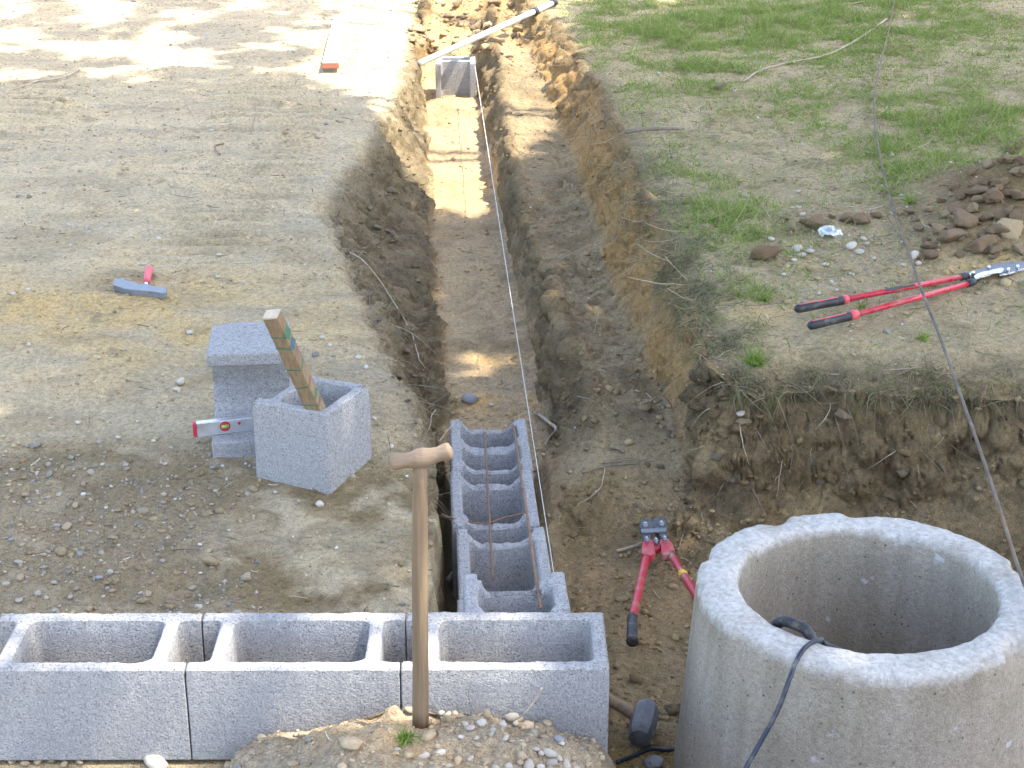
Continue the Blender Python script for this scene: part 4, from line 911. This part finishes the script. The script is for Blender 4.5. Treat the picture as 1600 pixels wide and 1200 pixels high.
twig([(289, 145), (290, 160), (296, 172), (303, 183)], .005, .004, 'twig_pale', 'short curved pale twig on shaded bare ground', 'twig')
twig([(398, 165), (399, 180), (396, 195), (392, 210)], .003, .003, 'twig', 'thin dark upright looking twig on the cleat marks', 'twig')
twig([(350, 226), (337, 229), (338, 236), (344, 243)], .007, .006, 'twig', 'short dark hooked twig stuck in the bare ground', 'twig')
twig([(547, 399), (566, 410), (590, 438), (608, 465), (630, 500), (645, 530), (655, 565), (664, 580)], .006, .003, 'twig_pale', 'long thin root trailing down the sloping trench side', 'root', lift=.012, name='root')
twig([(547, 399), (570, 391), (598, 392)], .006, .005, 'twig', 'short root stub at the top of the trailing root', 'root', lift=.012, name='root')
twig([(700, 915), (712, 895)], .012, .010, 'twig_pale', 'broken pale root stub beside the trench row', 'root', lift=.02, name='root')
def root_air(pl, r0, r1, mat, label, group=None):
    s_ = spline([Vector(p) for p in pl], 6); n = len(s_)
    s_ = [p+Vector((.004*mnoise.noise(p*25), .003*mnoise.noise(p*25+Vector((3, 3, 3))), .003*mnoise.noise(p*25+Vector((8, 1, 0))))) for p in s_]
    return tag(tube('root', s_, [.75*(r0+(r1-r0)*i/(n-1))*(1+.35*mnoise.noise(s_[i]*31)) for i in range(n)], mat, None, 6), label, 'root', group)
root_air([pxY(690, 802, 4.62), pxY(700, 808, 4.62), pxY(730, 815, 4.63), pxY(762, 817, 4.64), pxY(790, 808, 4.66), pxY(812, 803, 4.68), pxY(822, 805, 4.67)], .0035, .004, 'rust', 'reddish dry root lying across the trench row')
root_air([pxY(686, 690, 5.25), pxY(700, 672, 5.3), pxY(712, 657, 5.36), pxY(732, 651, 5.4)], .003, .002, 'twig_pale', 'pale root curling onto the trench row end')
root_air([pxY(662, 682, 5.1), pxY(672, 668, 5.1), pxY(675, 650, 5.1), pxY(681, 640, 5.12)], .003, .002, 'twig_pale', 'thin pale root standing at the trench edge')
twig([(834, 652), (846, 658), (858, 668), (865, 672)], .011, .012, 'twig_pale', 'forked pale root beside the far end of the row', 'root', lift=.02, name='root')
twig([(865, 672), (868, 680), (860, 690), (851, 705)], .012, .003, 'twig_pale', 'tapering bleached root tip bent down beside the row', 'root', lift=.02, name='root')
twig([(910, 745), (930, 738), (950, 732), (980, 729), (1000, 728)], .006, .006, 'twig', 'longest stick of the bundle lying on the pit slope', 'twig', 'sticks bundled on the pit slope', lift=.012)
twig([(945, 731), (962, 726), (985, 724), (994, 725)], .005, .004, 'twig', 'dark stick of the bundle lying on the pit slope', 'twig', 'sticks bundled on the pit slope', lift=.02)
twig([(944, 732), (968, 728), (992, 726), (1020, 729)], .005, .004, 'twig', 'thin stick of the bundle on the pit slope', 'twig', 'sticks bundled on the pit slope', lift=.02)
twig([(944, 732), (944, 745), (938, 765), (922, 780), (902, 792)], .003, .0025, 'twig_pale', 'thin curved pale root under the stick bundle', 'root', lift=.008, name='root')
twig([(953, 704), (965, 706), (976, 711)], .010, .008, 'twig', 'short splintered stick above the stick bundle', 'twig', lift=.012)
twig([(964, 866), (985, 860), (1004, 853)], .010, .010, 'twig_pale', 'short pale wooden stub beside the bolt cutter', 'stick', lift=.012, name='stick')
twig([(1058, 868), (1063, 850), (1068, 833)], .004, .004, 'twig', 'thin dark twig standing by the bolt cutter handle', 'twig', lift=.006)
twig([(1062, 874), (1070, 876), (1079, 880)], .003, .003, 'twig_pale', 'small pale twig behind the bolt cutter handle', 'twig')
twig([(1020, 924), (1026, 931), (1031, 938)], .004, .003, 'twig_pale', 'small pale splinter between the bolt cutter handles', 'twig')
twig([(268, 862), (285, 860), (312, 861)], .005, .004, 'twig', 'dark root ending at the bright sandy lump', 'root', name='root')
# thin stalks on the mound, standing in front of the wall face
root_air([pxY(810, 1122, 3.27), pxY(825, 1110, 3.27), pxY(835, 1095, 3.28), pxY(845, 1075, 3.28)], .0022, .0035, 'twig_pale', 'dry pale stalk leaning against the corner block')
root_air([pxY(742, 1112, 3.28), pxY(736, 1095, 3.29), pxY(733, 1080, 3.29), pxY(737, 1064, 3.3)], .0014, .0010, 'twig', 'thin dark stalk against the wall next to the shaft')
root_air([pxY(436, 1150, 3.28), pxY(438, 1125, 3.29), pxY(440, 1110, 3.29), pxY(434, 1098, 3.3)], .0012, .0008, 'twig_pale', 'thin forked stalk against the middle wall block')
root_air([pxY(440, 1112, 3.29), pxY(446, 1125, 3.29), pxY(450, 1142, 3.28)], .0010, .0008, 'twig_pale', 'side stem of the thin forked stalk')
# roots sticking out of the right trench wall and the pit bank
for (u, v, du, dv_) in [(1075, 352, -75, -8), (1068, 362, -60, -14), (1058, 372, -50, 4), (1080, 440, -40, -40), (1090, 445, -110, -12), (1075, 466, -60, 10), (1050, 410, -55, -30), (1088, 470, -45, -20), (1064, 585, -35, 20), (1030, 410, -50, -8), (1010, 345, -40, -6), (1000, 355, -30, 2), (960, 215, -45, 10), (915, 92, -55, 10)]:
    p = hit(u, v); q = pxY(u+du*.5, v+dv_*.5+4, p.y-.02); e = pxY(u+du, v+dv_, p.y-.05)
    root_air([p+Vector((.03, .02, -.01)), p, q, e], 0.0034, .0014, R.choice(['twig', 'twig_pale']), 'thin dry root sticking out of the trench wall edge', 'roots in the trench wall')
for (u, v, du, dv_) in [(1312, 610, 30, 90), (1300, 630, -28, 40), (1300, 640, 22, 70), (1380, 580, 60, -8), (1236, 690, -8, 70), (1360, 568, 55, 8), (1500, 590, 90, -25), (1155, 660, 15, 65), (1170, 760, 25, 45), (1125, 570, -60, 25), (1330, 590, -20, 30), (1410, 700, -55, 30), (1420, 690, 60, 60), (1520, 550, 75, 12), (1465, 720, 20, 28), (1545, 600, -15, 25), (1225, 700, -12, 75), (1440, 560, 40, 25)]:
    p = hit(u, v); e = hit(u+du, v+dv_); e = e if abs(e.y-p.y) < .6 else pxY(u+du, v+dv_, p.y-.03); q = p.lerp(e, .5)+Vector((R.uniform(-.01, .01), -.03, .01))
    root_air([p+Vector((0, .01, 0)), q, e+Vector((0, -.012, 0))], .0026, .0009, R.choice(['twig', 'twig', 'twig_pale']), 'thin dry root hanging on the dark pit bank', 'roots in the pit bank')
# ------------------------------------------------------------------ uncountable stuff: crumbs, gravel, roots, litter, grass
ICO = bmesh.new(); bmesh.ops.create_icosphere(ICO, subdivisions=1, radius=1); iv = np.array([v.co[:] for v in ICO.verts]); ifc = np.array([[v.index for v in f.verts] for f in ICO.faces]); ICO.free()
def scatter(name, P0, size, colr, mat, label, cat, flatz=.7, sink=.15):
    n = len(P0); nv = len(iv)
    a = NR.uniform(0, 6.28, n); ca, sa = np.cos(a), np.sin(a)
    sc = size[:, None]*NR.uniform(.65, 1.25, (n, 3)); sc[:, 2] *= flatz
    J = iv[None]*(1+NR.uniform(-.42, .42, (n, nv, 1)))
    q = J*sc[:, None, :]
    xx = q[..., 0]*ca[:, None]-q[..., 1]*sa[:, None]; yy = q[..., 0]*sa[:, None]+q[..., 1]*ca[:, None]
    VV = np.stack([xx, yy, q[..., 2]+(sc[:, 2]*(1-2*sink))[:, None]], -1) + P0[:, None, :]
    FF = (ifc[None]+(np.arange(n)*nv)[:, None, None]).reshape(-1, 3)
    cc = np.repeat(colr, nv, 0)
    o = np_mesh(name, VV.reshape(-1, 3), FF, mat, np.clip(cc, .02, .8), None, False)
    return tag(o, label, cat, None, 'stuff')
inview = (V[:, 1] > 2.9) & (V[:, 1] < 13.8) & (np.abs(V[:, 0]) < .34*V[:, 1]+.25)
under = (np.abs(V[:, 1]-3.48) < .16) & (V[:, 0] < .26)
under |= (np.abs(V[:, 0]-(ROWX(V[:, 1])-.135)) < .15) & (V[:, 1] < 5.48) & (V[:, 1] > 3.5)
under |= (np.hypot(V[:, 0]-RC.x, V[:, 1]-RC.y) < .44)
ok = inview & ~under
fl1 = lambda a: a.reshape(-1)
# area per vertex falls with distance so weight by cell size
cell = np.gradient(GX, axis=1)*np.gradient(GY, axis=0); cell = np.clip(fl1(cell), 0, .002)
def pick(w, n):
    w = np.where(ok, w*cell, 0); w = w/w.sum(); return NR.choice(len(V), n, p=w)
i_ = pick(np.clip(fl1(clodm), .0, 1.3)**1.3*(1+2*(V[:, 1] < 6)), 9000)
scatter('soil_crumbs', V[i_], NR.gamma(1.8, .0026, len(i_))+.0015, VC[i_]*NR.uniform(.75, 1.2, (len(i_), 1)), 'crumb', 'loose brown soil crumbs on banks and trench floor', 'soil', .7, .35)
i_ = pick(fl1(leftg)*np.clip(.35+ss(-.1, .5, fl1(nB)), 0, 1.3)+.35*fl1(rightg), 13000)
scatter('dry_crumbs', V[i_], NR.gamma(2.0, .0014, len(i_))+.0012, VC[i_]*NR.uniform(.65, 1.25, (len(i_), 1)), 'crumb', 'dry pale soil crumbs strewn over the open ground', 'soil', .7, .25)
pal = np.array([(.38, .33, .255), (.30, .265, .21), (.28, .225, .155), (.36, .295, .20), (.45, .41, .34), (.25, .23, .20)])
wgt = 1.6*fl1(gravelz)*ss(-.4, .4, fl1(nB))+.45*fl1(mound)*ss(.0, .4, fl1(nB))+.05*fl1(leftg)+.03*fl1(rightg)+1.2*fl1(front)*(V[:, 0] < -.5)+1.0*fl1(rightg)*np.exp(-(((V[:, 0]-1.35)/.5)**2+((V[:, 1]-6.2)/.5)**2))*.35
i_ = pick(wgt, 3800)
scatter('gravel', V[i_], NR.gamma(2.0, .0017, len(i_))+.0015, pal[NR.integers(0, 6, len(i_))]*NR.uniform(.8, 1.15, (len(i_), 1)), 'pebble', 'fine mixed gravel behind the wall and on the mound', 'gravel', .7, .3)
i_ = pick(fl1(leftg)*.6+.35*fl1(rightg)+.2*fl1(bench+tw+pitm), 1500)
scatter('white_grit', V[i_], NR.gamma(2, .0012, len(i_))+.0012, np.array([(.56, .53, .46)])*NR.uniform(.8, 1.15, (len(i_), 1)), 'pebble', 'tiny white stone chips strewn over the ground', 'grit', .7, .2)
def strands(name, P0, D0, L, wd, colr, label, cat, mat, seg_=4, curl=.5, sag=0.0, taper=True, kind='stuff'):
    """thin two sided ribbons (blades, fibres)"""
    n = len(P0); side = np.cross(D0, NR.normal(size=(n, 3))); side /= np.linalg.norm(side, axis=1, keepdims=True)+1e-9
    bend = NR.normal(size=(n, 3))*curl; VV = []; 
    for k in range(seg_+1):
        t = k/seg_
        c = P0 + (D0*t + bend*t*t*.5 + np.array([0, 0, -sag])*t*t)*L[:, None]
        w = wd*((1-t*.92) if taper else 1)
        VV.append(c-side*w[:, None]/2); VV.append(c+side*w[:, None]/2)
    VV = np.stack(VV, 1); m = 2*(seg_+1); b = (np.arange(n)*m)[:, None]
    FF = np.concatenate([np.stack([b+2*k, b+2*k+1, b+2*k+3, b+2*k+2], -1).reshape(-1, 4) for k in range(seg_)], 0)
    o = np_mesh(name, VV.reshape(-1, 3), FF, mat, np.repeat(colr, m, 0), None, True)
    return tag(o, label, cat, None, kind)
# grass by patches
gb = lambda u, v, rx, ry, a=1.0: a*np.exp(-(((V[:, 0]-px(u, v, .13).x)/rx)**2+((V[:, 1]-px(u, v, .13).y)/ry)**2))
dens = gb(1150, 60, .75, 1.6, 1.3)+gb(1320, 40, .7, 1.3, 1.2)+gb(1010, 90, .3, 1.6, .9)+gb(1500, 60, .6, 1.5, .7)+gb(1500, 210, .5, .7, 1.3)+gb(1420, 275, .28, .4, 1.2)+gb(1150, 350, .25, .55, 1.0)+gb(1090, 290, .2, .6, .9)+gb(1280, 190, .35, .6, .45)+gb(1160, 460, .16, .2, .8)+gb(1400, 310, .12, .12, .9)+gb(1560, 180, .4, .5, .9)+gb(930, 40, .25, 1.2, .6)+gb(1130, 100, .25, .6, .8)
dens *= fl1(rightg)*ss(-.45, .35, fl1(fbm(GX, GY, 0, 4.5, 3, 201))+.12)*np.clip(ss(-.5, .3, fl1(fbm(GX, GY, 0, 15, 2, 202))), .1, 1)
i_ = pick(dens**1.0+.05*fl1(rightg), 95000)
nrm = NV[i_]; D0 = np.array([0, 0, 1.0])*.8+NR.normal(size=(len(i_), 3))*.55; D0[:, 2] = np.abs(D0[:, 2])*.6+.08; D0 /= np.linalg.norm(D0, axis=1, keepdims=True)
gc = np.array([(.17, .25, .045), (.23, .32, .06), (.31, .37, .095), (.40, .38, .15), (.46, .40, .21)])
ci = NR.choice(5, len(i_), p=[.29, .31, .2, .11, .09]); L_ = NR.gamma(5, .011, len(i_))*(.6+.5*np.clip(dens[i_], 0, 1.3))
strands('grass', V[i_]+NR.normal(size=(len(i_), 3))*np.array([.006, .006, 0]), D0, np.clip(L_, .015, .12), NR.uniform(.0022, .0046, len(i_)), gc[ci]*NR.uniform(.8, 1.2, (len(i_), 1)), 'sparse short grass on the grassy ground', 'grass', 'grass', 3, .7, .25)
# overhanging sod at the pit and trench edges
ed = fl1(ss(.30, .05, np.abs(GX-XF-.02))*ss(5.1, 5.4, GY)*ss(8.5, 6.0, GY)*(GZ > 0)) + 1.6*fl1(ss(.10, .02, np.abs(GY-YB(GX)-.02))*ss(.66, .75, GX))*(V[:, 2] > -.02)
ed *= np.clip(ss(-.3, .3, fl1(fbm(GX, GY, 0, 5, 2, 211))), .15, 1)
i_ = pick(ed+1e-9, 12000); D0 = NR.normal(size=(len(i_), 3))*.6+np.array([-.15, -.55, .1]); D0 /= np.linalg.norm(D0, axis=1, keepdims=True)
gc2 = np.array([(.15, .18, .06), (.22, .24, .085), (.28, .235, .14), (.36, .30, .19), (.18, .14, .09)]); ci = NR.choice(5, len(i_), p=[.16, .18, .26, .24, .16])
strands('sod_edge', V[i_], D0, NR.gamma(4, .012, len(i_))+.015, NR.uniform(.0016, .0042, len(i_)), gc2[ci]*NR.uniform(.8, 1.2, (len(i_), 1)), 'dry sod and root hair hanging over the pit edge', 'sod', 'grass', 4, .8, .6)
# fine roots on banks
i_ = pick(fl1(rwall)*.8+fl1(pitbank)*1.2+fl1(leftbank)*.7*ss(9, 6, V[:, 1])+.2*fl1(bench), 2000); D0 = NV[i_]*.35+NR.normal(size=(len(i_), 3))*.7+np.array([0, 0, -.35]); D0 /= np.linalg.norm(D0, axis=1, keepdims=True)
rc = np.array([(.34, .28, .20), (.20, .16, .11), (.45, .39, .30)]); ci = NR.choice(3, len(i_))
strands('fine_roots', V[i_]+NV[i_]*.004, D0, NR.gamma(3, .022, len(i_))+.02, NR.uniform(.0010, .0024, len(i_)), rc[ci]*NR.uniform(.8, 1.2, (len(i_), 1)), 'fine hair roots on the cut earth banks', 'roots', 'crumb', 6, 1.1, .3)
# straw and bark litter lying flat
i_ = pick(fl1(leftg)*.5+fl1(rightg)*1.1+fl1(bench)*.3+.35*fl1(floor_)+.3*fl1(mound)+.2*fl1(pitm), 6500); D0 = NR.normal(size=(len(i_), 3))*np.array([1, .6, .06])+np.array([0, 0, .03]); D0 /= np.linalg.norm(D0, axis=1, keepdims=True)
rc = np.array([(.40, .34, .24), (.14, .11, .08), (.24, .19, .13), (.52, .46, .34)]); ci = NR.choice(4, len(i_))
strands('plant_litter', V[i_]+np.array([0, 0, .004]), D0, NR.gamma(2.5, .011, len(i_))+.008, NR.uniform(.0012, .0034, len(i_)), rc[ci]*NR.uniform(.8, 1.2, (len(i_), 1)), 'dry straw and bark bits lying on the earth', 'litter', 'crumb', 3, .6, .0, False)
# countable tufts
def tuft(u, v, n, h_, label):
    p = hit(u, v); P0 = np.array(p)[None]+NR.normal(size=(n, 3))*np.array([.010, .010, 0]); D0 = NR.normal(size=(n, 3))*.5+np.array([0, 0, .9]); D0 /= np.linalg.norm(D0, axis=1, keepdims=True)
    o = strands('grass_tuft', P0, D0, NR.uniform(.5, 1.1, n)*h_, NR.uniform(.003, .006, n), gc[NR.choice(3, n)]*NR.uniform(.8, 1.2, (n, 1)), label, 'grass tuft', 'grass', 3, .5, .3, True, None)
tuft(633, 1155, 120, .035, 'small moss green tuft on the mound by the wooden shaft')
tuft(1422, 318, 40, .10, 'bright green leafy tuft at the edge of the earth pile')
tuft(1345, 482, 26, .05, 'small grass tuft growing beside the hedge shears handles')
tuft(1195, 470, 60, .05, 'grass tuft near the red ends of the trench edge grass')
tuft(1180, 570, 160, .09, 'shaggy grass tuft hanging over the corner of the pit bank')
tuft(1440, 530, 50, .04, 'low green tuft on the rim above the pit bank')
# ------------------------------------------------------------------ shade trees standing on the right, outside the picture
def open_sky(x, y):
    """how open the crown is above the patch of ground at x, y (1 = sun gets through)"""
    yb = np.interp(x, [-4, -.95, -.72, -.5, .0, .3, .5, .9, 1.3, 4], [10.2, 10.0, 9.2, 8.55, 8.5, 9.0, 10.4, 11.3, 12.6, 14.5]) + .25*vn(x*2.2, y*2.2, 0, 301)
    o = ss(-.12, .3, y-yb)
    n = fbm(x, y, 0, 2.9, 3, 302)
    o = o*np.where(x < -1.35, .25+.75*ss(-.25, .1, n), 1.0)*np.where((x > .35), ss(-.1, .25, n), 1.0)
    w = ss(-1.6, -1.3, x)*ss(.3, .15, x)*ss(3.15, 3.27, y)*ss(3.78, 3.66, y)
    o = np.maximum(o, w*(.3+.7*ss(-.3, .05, fbm(x, y, 0, 3.5, 2, 303)))*.97)
    m = ss(3.25, 3.15, y)*ss(-1.2, -.4, x)*ss(.6, .2, x); o = np.maximum(o, m*.6*ss(-.2, .15, n))
    for u, v, z, rx, ry, a in ((775, 568, -.45, .22, .17, 1.0), (1112, 925, .15, .10, .10, .55), (1310, 1035, .15, .14, .09, .9), (1180, 1060, .0, .05, .05, .4), (60, 640, -.1, .25, .17, .75), (30, 690, -.1, .2, .15, .7), (857, 835, -.24, .10, .10, .9), (60, 1110, -.15, .25, .14, .6), (450, 500, -.08, .15, .1, .3)):
        p = px(u, v, z); gx, gy = p.x-SUN.x/SUN.z*z, p.y-SUN.y/SUN.z*z
        o = np.maximum(o, a*np.exp(-((x-gx)/rx)**2-((y-gy)/ry)**2))
    return o
def shade_tree(base, hgt, label, y0, y1, n, seed):
    root = empty('shade_tree', base, label, 'tree', 'trees shading the building site')
    tube('trunk', [base+Vector((0, 0, -.3)), base+Vector((.05, .02, 1.2)), base+Vector((-.05, .08, 4)), base+Vector((-.2, 0, hgt*.62)), base+Vector((-.3, .1, hgt*.9))], [.34, .27, .22, .15, .05], 'bark', root, 14)
    gx = NR.uniform(-4.6, 5.0, n); gy = NR.uniform(y0, y1, n); z = NR.uniform(7.2, 9.6, n) + .8*vn(gx*.8, gy*.8, 0, 311)
    keep = NR.random(n) > open_sky(gx, gy)*1.02
    keep &= ~((np.abs(gx) > 2.6+.2*gy) & (NR.random(n) < .5))
    gx, gy, z = gx[keep], gy[keep], z[keep]; n = len(gx)
    P0 = np.stack([gx+SUN.x/SUN.z*z, gy+SUN.y/SUN.z*z, z], 1)
    for k in range(22):
        c = Vector(P0[NR.integers(0, n)]); tp = base+Vector((-.2, .05, hgt*NR.uniform(.45, .85)))
        tube('limb', spline([tp, tp.lerp(c, .5)+Vector((0, 0, .3)), c], 4), list(np.linspace(.07, .012, 9)), 'bark', root, 6)
    a = NR.normal(size=(n, 3)); a /= np.linalg.norm(a, axis=1, keepdims=True); b = np.cross(a, NR.normal(size=(n, 3))); b /= np.linalg.norm(b, axis=1, keepdims=True)
    s = NR.uniform(.085, .14, n)[:, None]
    VV = np.stack([P0-a*s, P0-b*s*.55, P0+a*s*1.1, P0+b*s*.55], 1).reshape(-1, 3)
    o = np_mesh('crown', VV, np.arange(4*n).reshape(-1, 4), 'leaf', np.repeat(np.array([(.075, .12, .035)])*NR.uniform(.7, 1.3, (n, 1)), 4, 0))
    o.parent = root; o.matrix_parent_inverse = root.matrix_basis.inverted(); o['kind'] = 'stuff'
shade_tree(Vector((6.4, 2.6, .2)), 9.0, 'leafy tree shading the near wall and pit', .4, 7.2, 52000, 1)
shade_tree(Vector((7.6, 9.0, .3)), 9.4, 'leafy tree shading the grass beside the trench', 7.2, 14.6, 54000, 2)
